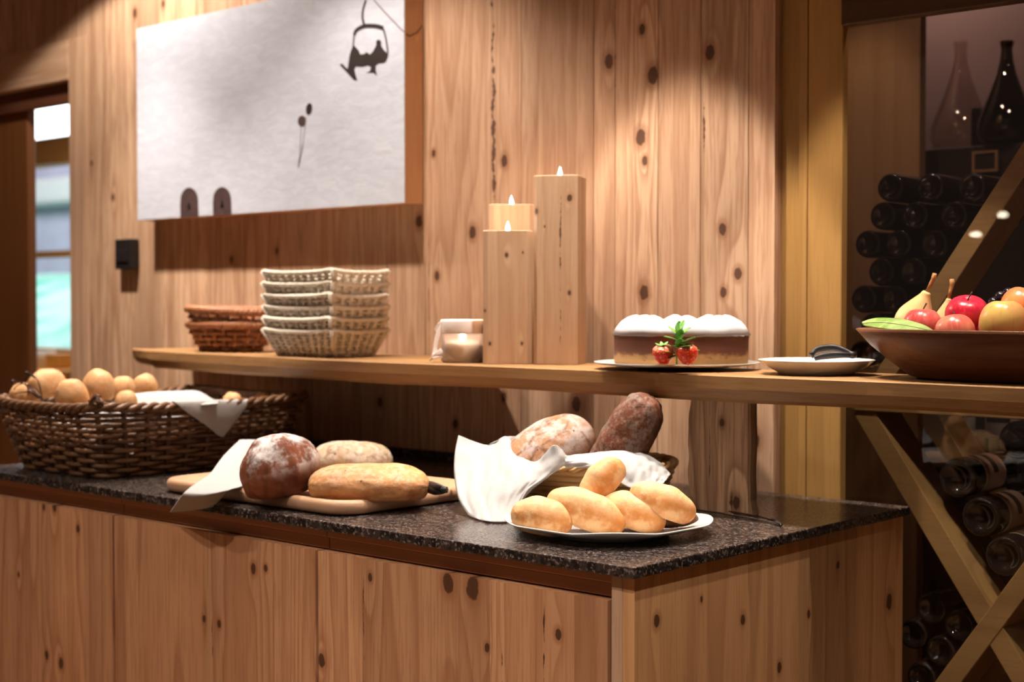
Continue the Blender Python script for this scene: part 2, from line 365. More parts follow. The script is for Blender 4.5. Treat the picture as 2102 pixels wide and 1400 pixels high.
# ================================================================== COUNTER
ZT = .90; XL = -1.815
GRA, nt, bs = newmat('black_granite'); N = NB(nt); co = N.coord()
v = N.n('ShaderNodeTexVoronoi', feature='F1'); N.put(v.inputs['Vector'], co); N.put(v.inputs['Scale'], 260.0)
sc_ = N.n('ShaderNodeSeparateColor'); N.put(sc_.inputs[0], v.outputs['Color'])
n1 = N.noise(co, 70.0, 4, .7); n2 = N.noise(co, 240.0, 2, .6)
col = N.mix(N.mapr(n1, .42, .62), (.013, .009, .008), (.046, .034, .029))
col = N.mix(N.math('MULTIPLY', N.mapr(sc_.outputs[0], .74, .80), N.mapr(n2, .35, .6)), col, (.17, .13, .11))
N.put(bs.inputs['Base Color'], col); N.put(bs.inputs['Roughness'], N.mapr(n2, .3, .7, .14, .34)); bs.inputs['Specular IOR Level'].default_value = .55
N.put(bs.inputs['Normal'], N.bump(n2, .22, .0015))
wt = MB(); wt.box(XL, 0, -.811, -.001, .884, ZT)
o = wt.build('worktop', GRA, loc=(0, 0, 0), bevel=.0018); tag(o, 'long polished black granite worktop with speckles along the pine cabinets', 'worktop')
b = MB(); b.box(XL, -.80, -.012, -.0015, ZT+.0003, .919); S_(b.build('trim_8', GRA, bevel=.001))
fk = lambda L, Y: [(*at(px, py, Y)[:3], r) for px, py, r in L]
CK = fk(((112,1040,.009),(90,1041,.006),(160,1085,.007),(125,1362,.010),(96,1345,.008),(520,1168,.008),(419,1270,.006),(450,1281,.006),
         (545,1166,.006),(920,1197,.013),(970,1207,.015),(1146,1302,.007),(660,1356,.010),(38,1180,.005),(1000,1330,.006),(760,1185,.006)), -.795)
ccr = [(xa(432, -.795), .0016, .012, .60, .70), (xa(1030, -.795), .0022, .012, .50, .80), (xa(1117,-.795), .0020, .010, .62, .83), (xa(745,-.795), .0014, .010, .6, .82)]
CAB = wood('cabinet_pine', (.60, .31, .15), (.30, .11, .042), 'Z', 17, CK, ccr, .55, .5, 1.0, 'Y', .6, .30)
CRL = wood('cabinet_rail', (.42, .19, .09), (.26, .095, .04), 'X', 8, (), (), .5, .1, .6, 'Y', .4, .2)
ep = xa(1257, -.79)
def cabinet(i, X0, X1, lab, dx, seamx):
    t = thing('cabinet', lab, 'cabinet', (X0, -.79, 0), 0, 'pine base cabinets under the granite')
    L = lambda b, n, m, **k: shift(b, X0, -.79).build(n, m, t, **k)
    b = MB(); b.box(X0+.001, X1-.001, -.742, -.015, .08, .882); L(b, 'carcass', DARKW)
    b = MB(); b.box(X0+.001, X1-.001, -.72, -.70, 0, .08); L(b, 'plinth', DARKW)
    # door: boards glued side by side
    b = MB(); ss = [X0+.0032] + [xa(p, -.795) for p in seamx] + [X1-.0032]
    for j in range(len(ss)-1): b.box(ss[j]+.0002, ss[j+1]-.0002, -.795, -.771, .09, .845, random.random())
    L(b, 'door', CAB)
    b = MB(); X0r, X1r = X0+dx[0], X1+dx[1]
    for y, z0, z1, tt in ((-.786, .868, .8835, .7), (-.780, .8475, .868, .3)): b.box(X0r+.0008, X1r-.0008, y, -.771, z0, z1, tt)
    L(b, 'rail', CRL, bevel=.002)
    return t
def shift(b, x, y, z=0): b.v = [(p[0]-x, p[1]-y, p[2]-z) for p in b.v]; return b
# material of the doors uses object coordinates: keep them in world place by giving each door its own offset
c1, c2 = xa(234, -.79), xa(653, -.79)
CABS = []
def cabinet_mats(X0):
    """knots sit at room positions, so each cabinet's board material is made for its own origin"""
    K = [(x-X0, y+.79, z, r) for x, y, z, r in CK]
    R = [(p-X0, a, c, d, e) for p, a, c, d, e in ccr]
    return wood('cabinet_pine', (.62, .335, .175), (.31, .115, .045), 'Z', 17, K, R, .55, .5, 1.0, 'Y', .6, .30)
random.seed(11)
for i, (X0, X1, lab, dx, sm) in enumerate(((XL+.01, c1, 'pine base cabinet below the big wicker basket, cut by the photo edge', (0, .015), (58, 98, 170)),
      (c1, c2, 'pine base cabinet below the bread board, between the two others', (.015, .015), (280, 415, 462, 560)),
      (c2, ep, 'pine base cabinet at the open right end, below the plate of rolls', (.015, 0), (742, 790, 935, 1005, 1100, 1180)))):
    CAB = cabinet_mats(X0); t = cabinet(i, X0, X1, lab, dx, sm); CABS.append(t)
SK = [(-.012, at_[1]+.79, at_[2], r) for at_, r in [((lambda d: CAM + d*((-.012-CAM.x)/d.x))(ray(px, py)), r) for px, py, r in ((1525,1272,.007),(1348,1275,.008),(1825,1235,.012),(1660,1260,.006),(1600,1370,.007),(1440,1230,.004),(1720,1160,.006))]]
CSD = wood('cabinet_side_pine', (.66, .38, .175), (.33, .14, .052), 'Z', 14, [(x-c2+.0, y, z, r) for x, y, z, r in SK], (), .55, .35, 1.0, 'X', .5, .55)
yx = lambda px: (lambda d: (CAM + d*((-.012-CAM.x)/d.x)).y)(ray(px, 1300))
b = MB(); ys = [-.7935] + [yx(p) for p in (1357, 1535, 1640, 1757, 1838)] + [-.004]
for j, tt in zip(range(len(ys)-1), (.78, .55, .52, .02, .62, .7)): b.box(-.032, -.012, ys[j]+.0005, ys[j+1]-.0005, 0, .8838, tt)
shift(b, c2, -.79).build('side_panel', CSD, CABS[2])
b = MB(); b.box(ep+.002, -.0325, -.7935, -.772, 0, .8838, .6); shift(b, c2, -.79).build('corner_post', LIN, CABS[2], bevel=.001)

# ================================================================== SHELF
SZ = 1.139
SHM = wood('live_edge_slab', (.36, .20, .078), (.13, .055, .019), 'X', 9, [(xa(720,-.3), -.3, 1.12, .012), (xa(560,-.3),-.3,1.12,.008)], (), .5, .1, .9, 'Z', .5, .2)
def fy(x):   # front edge of the slab
    P = [(-2.125,-.19),(-2.08,-.225),(-1.95,-.255),(-1.7,-.285),(-1.45,-.30),(-1.2,-.335),(-1.0,-.345),(-.6,-.335),(-.2,-.345),(.5,-.35),(1.3,-.35)]
    for (a, p), (c, q) in zip(P, P[1:]):
        if a <= x <= c: u = (x-a)/(c-a); u = u*u*(3-2*u); return p+(q-p)*u
    return P[0][1] if x < P[0][0] else P[-1][1]
def by(x):   # bark side facing the wall, standing off it at the right
    u = min(max((x+1.04)/.16, 0), 1); u = u*u*(3-2*u)
    return -.006 - u*.088 + (.008*noise.noise(Vector((x*5, 1, 0))) if u > .1 else 0)
b = MB(); rings = []
n = 150
for i in range(n+1):
    x = -2.125 + 3.4*i/n
    f = fy(x) + .006*noise.noise(Vector((x*4, 0, 0))) + .0025*noise.noise(Vector((x*17, 2, 0))); k = by(x)
    e = .92 if i == 0 else 1
    zb = SZ-.044 + .004*noise.noise(Vector((x*2.3, 5, 0))) + (.006 if x < -1.95 else 0); md = (SZ+zb)/2
    und = .010*(.5+noise.noise(Vector((x*3, 7, 0))))
    if x < -1.95: und += (-1.95-x)*.10
    if i == 0: f += .01; k -= .004
    rings.append([Vector((x, f+.002, SZ-.0015)), Vector((x, f+.0045, SZ)), Vector((x, k-.004, SZ)), Vector((x, k, SZ-.004)), Vector((x, k, zb+.004)), Vector((x, k-.004, zb)),
                  Vector((x, f+.010+und, zb)), Vector((x, f+.004+und*.6, zb+.006)), Vector((x, f+und*.2, md))])
b.ring_loft(rings, False)
o = shift(b, -.6, -.2, SZ-.044).build('slab', SHM, loc=(-.6, -.2, SZ-.044))
o.name = 'live_edge_shelf'; tag(o, 'long live-edge wooden slab shelf held above the black worktop', 'shelf')
PK = [(.055, 0, .155, .006), (.085, 0, .02, .009)]
PST = wood('weathered_post', (.64, .43, .26), (.17, .075, .038), 'Z', 22, PK, [(.075, .005, .02, -.01, .05), (.03, .0012, .01, .02, .19)], .7, .1, 1.2, 'Y', .8, .2)
b = MB(); rings = []
xl, xr = xa(1415, -.29), xa(1545, -.29)
for i in range(25):
    u = i/24; z = .9006+u*(.193)
    l = xl + .004*sin(u*5+1) - .007*exp(-((u-.28)/.16)**2)+ .003*noise.noise(Vector((z*30, 0, 0))) + .004*max(0, u-.8)*5
    r = xr - .004 + .002*noise.noise(Vector((z*18, 4, 0))) + (.006*max(0, .12-u)/.12)
    w_ = .003*noise.noise(Vector((z*25, 9, 0)))
    rings.append([Vector((l+.004, -.292, z)), Vector((r-.003, -.292, z)), Vector((r, -.288, z)), Vector((r-.004, -.262, z)), Vector((l+.003, -.258, z)), Vector((l-.001, -.285+w_, z))])
b.ring_loft(rings, False)
o = shift(b, (xl+xr)/2-.05, -.29, .9).build('shelf_post', PST, loc=((xl+xr)/2-.05, -.29, .9)); tag(o, 'weathered brown wooden block holding the slab shelf up from the granite', 'post')

# ================================================================== WALL THINGS
# picture of snow with a chairlift
pl, pr = xa(285, -.06), xa(832.5, -.06); pb, pt = 1.489, 2.018
PAP, nt, bs = newmat('snow_print'); N = NB(nt); co = N.coord()
n1 = N.noise(N.vmath('MULTIPLY', co, (1, 1, 2.4)), 22.0, 4, .6, dist=.6); n2 = N.noise(co, 3.0, 3, .6)
col = N.mix(N.mapr(n1, .35, .68), (.435, .462, .53), (.49, .52, .585))
col = N.mix(N.mapr(n2, .35, .6, 0, .25), col, (.42, .445, .51))
N.put(bs.inputs['Base Color'], col); bs.inputs['Roughness'].default_value = .75; bs.inputs['Specular IOR Level'].default_value = .2
N.put(bs.inputs['Normal'], N.bump(n1, .3, .004))
t = thing('wall_picture', 'large box-framed picture of white snow with a chairlift, ski tips and poles', 'picture', (pl, -.002, pb))
W, Hh = pr-pl, pt-pb
b = MB(); b.box(0, W, -.058, 0, 0, Hh); b.build('picture_box', wood('picture_side', (.62,.36,.19), (.42,.2,.09), 'Z', 12, (), (), .6, 0, .6, 'X', .4, .1), t, bevel=.001)
b = MB(); b.box(.0005, W-.0005, -.0602, -.0582, .0005, Hh-.0005); b.build('snow_print', PAP, t)
INK = plain('dark_print', (.020, .012, .010), .7, .2, var=.2); INK2 = plain('faded_print', (.062, .035, .034), .7, .2, var=.25); INK3 = plain('thin_print', (.18, .14, .13), .7, .2, var=.1)
def pp(px, py): p = at(px, py, -.0615); return Vector((p.x-pl, -.0606, p.z-pb))
def flatpoly(name, pts, mat, d=.0006):
    b = MB(); v = [pp(*q) for q in pts]; n = len(v)
    b.add([p for p in v] + [p+Vector((0, d, 0)) for p in v], [tuple(range(n)), tuple(reversed(range(n, 2*n)))] + [(i, n+i, n+(i+1)%n, (i+1)%n) for i in range(n)])
    return b.build(name, mat, t)
def stroke(name, L, mat, widths):
    b = MB()
    for pts, wd in zip(L, widths):
        P = [pp(*q) for q in pts]; m = max(10, 6*len(P)); Q = [catmull(P, i/(m-1)) for i in range(m)]; lft = []; rgt = []
        for i, p in enumerate(Q):
            d = (Q[min(i+1, m-1)]-Q[max(i-1, 0)]).normalized(); nn = Vector((-d.z, 0, d.x))*wd/2
            lft.append(p+nn); rgt.append(p-nn)
        b.grid([lft, rgt], False)
    o = b.build(name, mat, t, solid=.0006); return o
def ell(cx, cy, rx, ry, a=0, n=26): return [(cx+rx*cos(2*pi*i/n)*cos(a)-ry*sin(2*pi*i/n)*sin(a), cy+rx*cos(2*pi*i/n)*sin(a)+ry*sin(2*pi*i/n)*cos(a)) for i in range(n)]
def tip(cx, hw, top, bot): return [(cx-hw, bot-2), (cx-hw-.5, bot-25)] + [(cx-hw*cos(pi*i/12), top+26-26*sin(pi*i/12)) for i in range(13)] + [(cx+hw+.5, bot-25), (cx+hw+1, bot-4)]
tag(flatpoly('ski_tip', tip(389, 18, 385, 449), INK2), 'dark ski tip, left'); tag(flatpoly('ski_tip', tip(456.5, 18.5, 384, 445), INK2), 'dark ski tip, right')
flatpoly('ski_mark', [(386,430),(389,412),(392,430)], INK, .0008); flatpoly('ski_mark', [(453,427),(457,408),(460,427)], INK, .0008)
flatpoly('pole_basket', ell(620.5, 249, 8.5, 11.5), INK2); flatpoly('pole_basket', ell(635, 224, 6.3, 12.5, .12), INK)
stroke('ski_pole', [[(619,259),(617,300),(613,342)], [(629,240),(622,300),(614,340)], [(622,300),(617,325),(613,344)]], INK3, (.0016, .0016, .003))
stroke('lift_hanger', [[(752,0),(746,20),(745,38),(749,53)], [(728,72),(733,62),(749,54),(772,54),(787,58)], [(728,70),(726,90),(725,108)], [(787,58),(793,80),(797,108)]], INK, (.0065, .010, .0045, .0045))
stroke('lift_cable', [[(768,0),(795,30),(825,61),(832,66)]], INK3, (.0028,))
flatpoly('chairlift_riders', [(718,114),(721,104),(726,92),(731,97),(737,104),(740,112),(748,111),(753,107),(760,112),(766,106),(773,93),(773,84),(778,81),(783,85),(783,94),(788,102),(794,108),(798,109),(797,117),(793,127),(788,130),(778,131),(772,135),(772,146),(775,156),(767,150),(752,150),(760,146),(762,138),(756,135),(744,138),(731,137),(728,143),(730,152),(734,166),(727,165),(698,133),(703,131),(714,142),(716,130),(717,122)], INK)
b = MB(); b.tube([Vector((W+.0008, -.055, at(838, 68, -.06).z-pb)), Vector((W+.0008, -.045, at(838,72,-.06).z-pb)), Vector((W+.0008, -.02, at(850,66,-.03).z-pb)), Vector((W+.0008, -.004, at(858,56,0).z-pb))], .0012, 6); b.build('wire', INK, t)
# switch
BLK = plain('black_plastic', (.014, .011, .011), .45, .4, var=.2)
p = at(235, 553, -.03); q = at(268, 490, -.03)
t = thing('wall_box', 'small black rectangular box mounted on the pine wall left of the picture', 'wall box', (p.x, -.001, p.z))
b = MB(); b.box(0, q.x-p.x, -.028, 0, 0, q.z-p.z); b.build('housing', BLK, t, bevel=.003)
b = MB(); b.box(.012, q.x-p.x-.012, -.032, -.0285, .02, q.z-p.z-.03); b.build('button', BLK, t, bevel=.002)

# ================================================================== WINE CABINET
BRN = wood('cellar_panel', (.22, .12, .065), (.13, .06, .03), 'Z', 8, (), (), .5, 0, .6, 'Y', .3, .2)
MAUVE = plain('mauve_plaster', (.20, .13, .12), .8, .2, var=.15, scale=3)
DKW = plain('dark_cupboard', (.020, .010, .007), .5, .3, var=.3)
RAK = wood('rack_oak', (.25, .145, .052), (.14, .07, .021), 'X', 9, (), (), .5, 0, .6, 'Y', .3, .2)
b = MB(); b.box(-1.4, xa(1885, .75), .75, .78, 0, 2.42, .5); S_(b.build('wall_cellar', BRN))
b = MB(); b.box(-2.0, 1.6, 1.30, 1.34, 0, 2.42); S_(b.build('wall_far_cellar', MAUVE)); bpy.data.objects['wall_far_cellar'].name = 'wall_rear'
b = MB(); b.box(1.4, 1.44, 0, 1.34, 0, 2.42); S_(b.build('wall_right', MAUVE))
b = MB(); b.box(-1.44, -1.4, .06, 1.34, 0, 2.42); S_(b.build('wall_left', MAUVE))
b = MB(); b.box(-1.4, 1.4, .06, 1.3, 2.42, 2.45); S_(b.build('trim_7', MAUVE))
for x_, y_, w_ in ((-.25, .22, 7), (.35, .25, 7)): spot(x_, y_, 2.38, w_, 120, .4, None, (1, .74, .55), .012)  # added beams without fixtures, for sparkle on the bottles
spot(-.6, 1.05, 2.38, 10, 130, .5, None, (1, .74, .60), .012)
sp = spot(-.46, .40, 2.34, 9.0, 40, .6, (-.52, .74, 1.45), (1, .72, .42))
# diamond rack frames: boards on edge, front frame and back frame
def plank(name, p, q, Y, depth, th, parent, side=1, mat=None):
    """board from p to q (x,z), its front edge th wide, depth deep along Y"""
    p = Vector((p[0], 0, p[1])); q = Vector((q[0], 0, q[1])); d = (q-p).normalized(); nn = Vector((-d.z, 0, d.x))*th/2
    b = MB(); v = [p-nn, q-nn, q+nn, p+nn]; y0 = Vector((0, Y, 0)); y1 = Vector((0, Y+depth, 0))
    b.add([a+y0 for a in v]+[a+y1 for a in v], [(0,1,2,3),(7,6,5,4),(0,4,5,1),(1,5,6,2),(2,6,7,3),(3,7,4,0)], False, .5)
    return b.build(name, mat or RAK, parent, bevel=.0015)
YR = .12
n0 = at(1752, 838, YR); n0 = (n0.x, n0.z)
t = thing('wine_rack', 'tall oak diamond-lattice wine rack behind the glass wall', 'wine rack', (0, 0, 0))
up_ = at(2102, 290, YR); d = Vector((up_.x-n0[0]+.03, 0, up_.z-n0[1])).normalized()
p1 = at(1905, 610, YR)
dirU = Vector((at(2085,300,YR).x-at(1893,600,YR).x, 0, at(2085,300,YR).z-at(1893,600,YR).z)).normalized()
dirD = Vector((dirU.x, 0, -dirU.z))
a0 = at(1768, 838, YR)
for k, (Y, nm) in enumerate(((YR, 'front'), (.36, 'back'))):
    plank('slat', (a0.x+.012, a0.z+.012), (a0.x+.012+dirU.x*.86, a0.z+.012+dirU.z*.86), Y, .10, .036, t) if k == 0 else None
    plank('slat', (a0.x, a0.z), (a0.x+dirD.x*1.02, a0.z+dirD.z*1.02), Y, .10, .040, t)
    c = at(2045, 1268, YR)
    plank('slat', (c.x-dirU.x*.40, c.z-dirU.z*.40), (c.x+dirU.x*.62, c.z+dirU.z*.62), Y-.001, .10, .038, t)
    plank('slat', (a0.x+1.0, a0.z), (a0.x+1.0+dirD.x*.5, a0.z+dirD.z*.5), Y, .10, .036, t)
b = MB(); b.box(a0.x-.02, 1.38, YR-.004, YR+.10, a0.z-.005, a0.z+.022); b.build('rail', RAK, t, bevel=.002)
b = MB(); b.box(-.34, 1.3, .64, .78, at(2040,945,.68).z-.02, at(2040,945,.68).z); o = b.build('cellar_shelf', RAK, bevel=.002); tag(o, 'short oak shelf deep inside the wine cellar, behind the lower rack', 'shelf')
# ---- bottles
GLS, nt, bs = newmat('bottle_glass'); N = NB(nt)
N.put(bs.inputs['Base Color'], N.mix(N.noise(N.coord(), 8), (.006, .005, .004), (.012, .007, .005))); bs.inputs['Roughness'].default_value = .06; bs.inputs['Specular IOR Level'].default_value = .6
LAB = plain('paper_label', (.36, .25, .20), .6, .3, var=.12, scale=30); LABG = plain('pale_band', (.55, .52, .36), .5, .4, var=.1)
CAPM = plain('foil_capsule', (.20, .06, .03), .3, .6, .6, var=.2); PRN = plain('label_print', (.05, .03, .025), .6, .2, var=.2)
def make_bottle(lab, loc, r=.0375, L=.30, label=True, group=None, cat='bottle', alabel=LAB):
    t = thing('wine_bottle', lab, cat, loc, 0, group); k = r/.0375
    b = MB(); b.lathe([(.001, .016*k), (.012*k, .015*k), (.022*k, .008*k), (.029*k, .001*k), (.033*k, .0005), (.0362*k, .004*k), (r, .010*k), (r, .185), (r*.96, .197), (r*.78, .212), (r*.5, .226), (.0155*k, .240), (.0145*k, L-.012), (.0162*k, L-.011), (.0162*k, L-.002), (.001, L)], 32); b.build('glass_body', GLS, t)
    if label:
        b = MB(); b.lathe([(r+.0004, .055), (r+.0006, .056), (r+.0006, .135), (r+.0004, .136)], 32); l = b.build('paper_label', alabel, t)
        b = MB(); b.lathe([(r+.0009, .083), (r+.0010, .084), (r+.0010, .102), (r+.0009, .103)], 32); 
        b.f = [f for i, f in enumerate(b.f) if (i % 32) in range(4, 12) or (i % 32) in range(20, 28)]; b.sm = b.sm[:len(b.f)]; b.att = b.att[:len(b.f)]; b.build('print', PRN, l)
        b = MB(); b.lathe([(r+.0004, .048), (r+.0008, .049), (r+.0008, .0545), (r+.0004, .0552)], 32); b.build('neck_band', LABG, t)
    b = MB(); b.lathe([(.0150*k, L-.060), (.0158*k, L-.059), (.0170*k, L-.013), (.0175*k, L+.0005), (.001, L+.0012)], 20); b.build('capsule', CAPM, t)
    return t
LIE = (radians(-90), 0, 0)
up_px = [(1826,385),(1908,385),(1994,385),(1811,443),(1877,443),(1957,443),(1780,501),(1843,501),(1917,501),(1808,558),(1874,558),(1772,614),(1836,614),(1790,672),(1850,672),(1768,728)]
names = ['left end of the top row', 'middle of the top row', 'right end of top row by the slat',
 'left bottle of the second row', 'middle bottle of the second row', 'right bottle of the second row beside the oak slat',
 'left bottle of the third row', 'middle bottle of the third row', 'right bottle of the third row beside the oak slat',
 'left bottle of the fourth row', 'right bottle of the fourth row near the pear', 'left bottle of the fifth row', 'right bottle of the fifth row behind the pear',
 'left bottle of the sixth row, behind the green leaf', 'right bottle of the sixth row, behind the bowl rim', 'seen between plate and bowl']
proto = None
for (px, py), nm in zip(up_px, names):
    p = at(px, py, .30); lb = 'dark wine bottle lying base outward, ' + nm
    if proto is None:
        proto = make_bottle(lb, p, .0284, .28, False, 'dark bottles stacked in the upper rack'); proto.rotation_euler = LIE
    else: dup(proto, lb, p, (radians(-90), radians(random.uniform(0, 40)), 0))
low = None
cc = at(2045, 1268, YR)
for (u_, t_, Yb, lb) in ((.226,.064,.15,'dark bottle with brown paper label lying topmost in the lower diamond of the rack'),
        (.145,.064,.15,'dark bottle with pale green band lying second from the top in the lower diamond'),
        (.220,.146,.30,'dark bottle at the photo edge, level with the topmost labelled one'),
        (.140,.146,.30,'dark bottle at the photo edge, low in the lower diamond'),
        (.064,.064,.15,'lowest dark bottle in the lower diamond, right above the slat crossing')):
    p = Vector((cc.x - dirD.x*u_ + dirU.x*t_, Yb, cc.z - dirD.z*u_ + dirU.z*t_))
    if low is None: low = make_bottle(lb, p, .0365, .30, True, 'labelled bottles in the lower diamond'); low.rotation_euler = (radians(-90), radians(35), 0)
    else: dup(low, lb, p, (radians(-90), radians(random.uniform(20, 60)), 0))
blk = None
for i, (a_, b_, lb) in enumerate(((.135,.122,'dark bottle lying topmost in the bottom left corner of the rack, beside the counter'), (.200,.122,'dark bottle low against the counter end, below the topmost corner bottle'),
        (.100,.058,'dark bottle resting on the crossing slat, nearest to the slat crossing'), (.165,.058,'dark bottle resting on the crossing slat, near the lower photo edge'), (.232,.058,'dark bottle resting on the crossing slat, cut by the lower photo edge'))):
    p = Vector((cc.x - dirU.x*a_ - dirD.x*b_, .16, cc.z - dirU.z*a_ - dirD.z*b_))
    if blk is None: blk = make_bottle(lb, p, .0295, .28, False, 'dark bottles beside the counter end'); blk.rotation_euler = LIE
    else: dup(blk, lb, p, (radians(-90), radians(30*i), 0))
# standing bottles deep in the cellar
st = None
zs_ = at(2040,945,.68).z
for px, lb in ((1968, 'standing bottle with a grey-white label on the deep cellar shelf'), (2062, 'standing dark bottle on the deep cellar shelf, under the shelf slab'), (2150, 'standing dark bottle on the deep cellar shelf at the photo edge')):
    x = xa(px, .70)
    if st is None:
        st = make_bottle(lb, (x, .70, zs_+.001), .0375, .30, True, 'bottles standing on the deep cellar shelf', alabel=plain('grey_label', (.62, .60, .60), .6, .3, var=.1))
    else: dup(st, lb, (x, .70, zs_+.001))
# cupboard with decanters in the cellar
p0 = at(1890, 308, .9); p1 = at(2001, 308, .9); p2 = at(2060, 308, .9)
t = thing('cupboard', 'dark low cupboard at the back of the wine cellar under the decanter', 'cupboard', (p0.x, .9, 0))
b = MB(); b.box(0, p1.x-p0.x, 0, .35, 0, p0.z); b.box(p1.x-p0.x+.001, 1.5, 0, .35, 0, p0.z, .2); b.build('body', DKW, t, bevel=.003)
fr = at(2000, 312, .89); fr2 = at(2052, 352, .89)
t2 = thing('picture_frame', 'small dark framed picture leaning on the cellar cupboard front', 'frame', (fr.x, .885, fr2.z))
b = MB(); W2, H2 = fr2.x-fr.x, fr.z-fr2.z
b.box(0, W2, -.008, 0, H2-.006, H2); b.box(0, W2, -.008, 0, 0, .006); b.box(0, .006, -.008, 0, .006, H2-.006); b.box(W2-.006, W2, -.008, 0, .006, H2-.006); b.build('frame', BRN, t2)
b = MB(); b.box(.006, W2-.006, -.004, 0, .006, H2-.006); b.build('picture', DKW, t2)
c1_ = at(2000, 210, 1.12)
b = MB(); b.box(c1_.x, 1.3, 1.10, 1.28, p0.z+.001, at(2000,202,.95).z); o = b.build('dark_cabinet', DKW, bevel=.003); tag(o, 'black cabinet block behind the decanter at the back of the cellar', 'cabinet')
CLR, nt, bs = newmat('crystal'); bs.inputs['Transmission Weight'].default_value = 1; bs.inputs['Roughness'].default_value = 0; bs.inputs['Base Color'].default_value = (.95, .9, .88, 1); bs.inputs['IOR'].default_value = 1.45
CLR = thin_glass('crystal', (.93, .89, .87), 1.6)
def decanter(px, lab, Y, s=1.0, col=None):
    x = xa(px, Y); b = MB()
    pr_ = [(.001,.004),(.050,.002),(.072,.012),(.082,.035),(.080,.065),(.064,.110),(.044,.160),(.028,.205),(.019,.245),(.016,.275),(.020,.30)]
    b.lathe([(r*s, z*s) for r, z in pr_], 40); b.lathe([(max(r*s-.002, .0005), z*s+.0015) for r, z in pr_], 40)
    o = b.build('decanter', CLR, loc=(x, Y, p0.z+.001)); tag(o, lab, 'decanter'); return o
decanter(1968, 'large clear teardrop glass decanter in the cellar, left of the dark one', .99, .88)
o = decanter(2062, 'smoky dark glass decanter behind the slanting oak slat', .93, .8); o.data.materials[0] = thin_glass('smoky_crystal', (.35, .28, .25), 1.6)
# lamps of the dining room that mirror in the glass
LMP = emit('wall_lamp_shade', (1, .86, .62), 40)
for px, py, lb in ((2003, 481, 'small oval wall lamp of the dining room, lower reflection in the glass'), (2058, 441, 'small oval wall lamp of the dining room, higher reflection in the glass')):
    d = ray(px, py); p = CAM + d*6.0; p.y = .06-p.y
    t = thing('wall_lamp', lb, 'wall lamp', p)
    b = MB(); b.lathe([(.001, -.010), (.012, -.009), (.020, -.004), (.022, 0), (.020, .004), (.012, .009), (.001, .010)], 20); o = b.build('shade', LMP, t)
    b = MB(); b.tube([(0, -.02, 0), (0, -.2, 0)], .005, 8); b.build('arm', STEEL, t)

# ================================================================== WICKER
def outline(a, b, e, n):
    """n points evenly spaced by arc length along a superellipse"""
    def P(t):
        c, q = cos(t), sin(t); h = (abs(c)**e+abs(q)**e)**(-1/e); return a*c*h, b*q*h
    m = 720; pts = [P(2*pi*i/m) for i in range(m+1)]; L = [0]
    for i in range(m): L.append(L[-1]+math.dist(pts[i], pts[i+1]))
    out = []; j = 0
    for k in range(n):
        s = L[-1]*k/n
        while L[j+1] < s: j += 1
        u = (s-L[j])/(L[j+1]-L[j]); out.append((pts[j][0]+(pts[j+1][0]-pts[j][0])*u, pts[j][1]+(pts[j+1][1]-pts[j][1])*u))
    return out
def basket_parts(t, a0, b0, a1, b1, h, rows, stakes, rw, e, mat, amp=None, flat=1.0, sr=None, bow=0.0, rim_r=None, strands=3, per=6, twist=60, lift=0.0, rimmat=None, inset=0):
    amp = rw*.95 if amp is None else amp; sr = sr or rw*.8; n = stakes*per; rim_r = rim_r or rw
    O0, O1 = outline(a0, b0, e, n), outline(a1, b1, e, n)
    def pos(k, u, off=0):
        w_ = u**(1+bow); x = O0[k][0]+(O1[k][0]-O0[k][0])*w_; y = O0[k][1]+(O1[k][1]-O0[k][1])*w_
        d = Vector((x/(a1*a1), y/(b1*b1), 0)); d = Vector((math.copysign(abs(x/a1)**(e-1)/a1, x), math.copysign(abs(y/b1)**(e-1)/b1, y), 0)); d.normalize()
        return Vector((x, y, h*u+lift*u*(abs(x/a1)**3*abs(y/b1)**3)))+d*off
    b = MB()
    for i in range(rows):
        u = (i+.5)/rows; sg = 1 if i % 2 else -1
        b.tube([pos(k, u + .12/rows*noise.noise(Vector((k*.11, i*3.1, 0))), amp*sg*cos(pi*k/per)) for k in range(n)], rw, 6, True, False, flat, tint=random.random())
    for k in range(0, n, per):
        b.tube([pos(k, u) for u in (0, .25, .5, .75, 1)], sr, 5, tint=random.random())
    b.build('woven_side', mat, t)
    b = MB(); O = outline(a0, b0, e, 48)
    b.ring_loft([[Vector((x*f, y*f, z)) for x, y in O] for f, z in ((1, 0.0005), (1.02, rw), (1.0, rw*1.8), (.9, rw*1.9))], True); b.build('base', mat, t)
    b = MB()
    for s_ in range(strands):
        P = []
        for k in range(n):
            ph = 2*pi*(k*twist/n + s_/strands); P.append(pos(k, 1, cos(ph)*rim_r*1.1) + Vector((0, 0, sin(ph)*rim_r*.9)))
        b.tube(P, rim_r, 6, True, False, tint=.4+.3*random.random())
    b.build('rim', rimmat or mat, t)
def wickmat(name, c1, c2, rough=.5):
    m, nt, b = newmat(name); N = NB(nt); t = N.attr('tint'); n1 = N.noise(N.coord(), 130.0, 3, .6)
    N.put(b.inputs['Base Color'], N.mix(N.math('ADD', N.math('MULTIPLY', t, .5), N.math('MULTIPLY', n1, .5)), c1, c2)); b.inputs['Roughness'].default_value = rough
    b.inputs['Specular IOR Level'].default_value = .35
    N.put(b.inputs['Normal'], N.bump(n1, .3, .001)); return m
WIL = wickmat('willow', (.038, .014, .007), (.22, .11, .05), .36)
RED = wickmat('reddish_willow', (.10, .028, .012), (.50, .22, .10), .38)
CRM = wickmat('cream_splint', (.46, .40, .29), (.88, .84, .74), .5)
TAN = wickmat('tan_coil', (.36, .19, .06), (.64, .42, .18), .5)
LINEN = plain('white_linen', (.38, .375, .37), .85, .15, var=.05, scale=160, bump=.15, sss=.0)
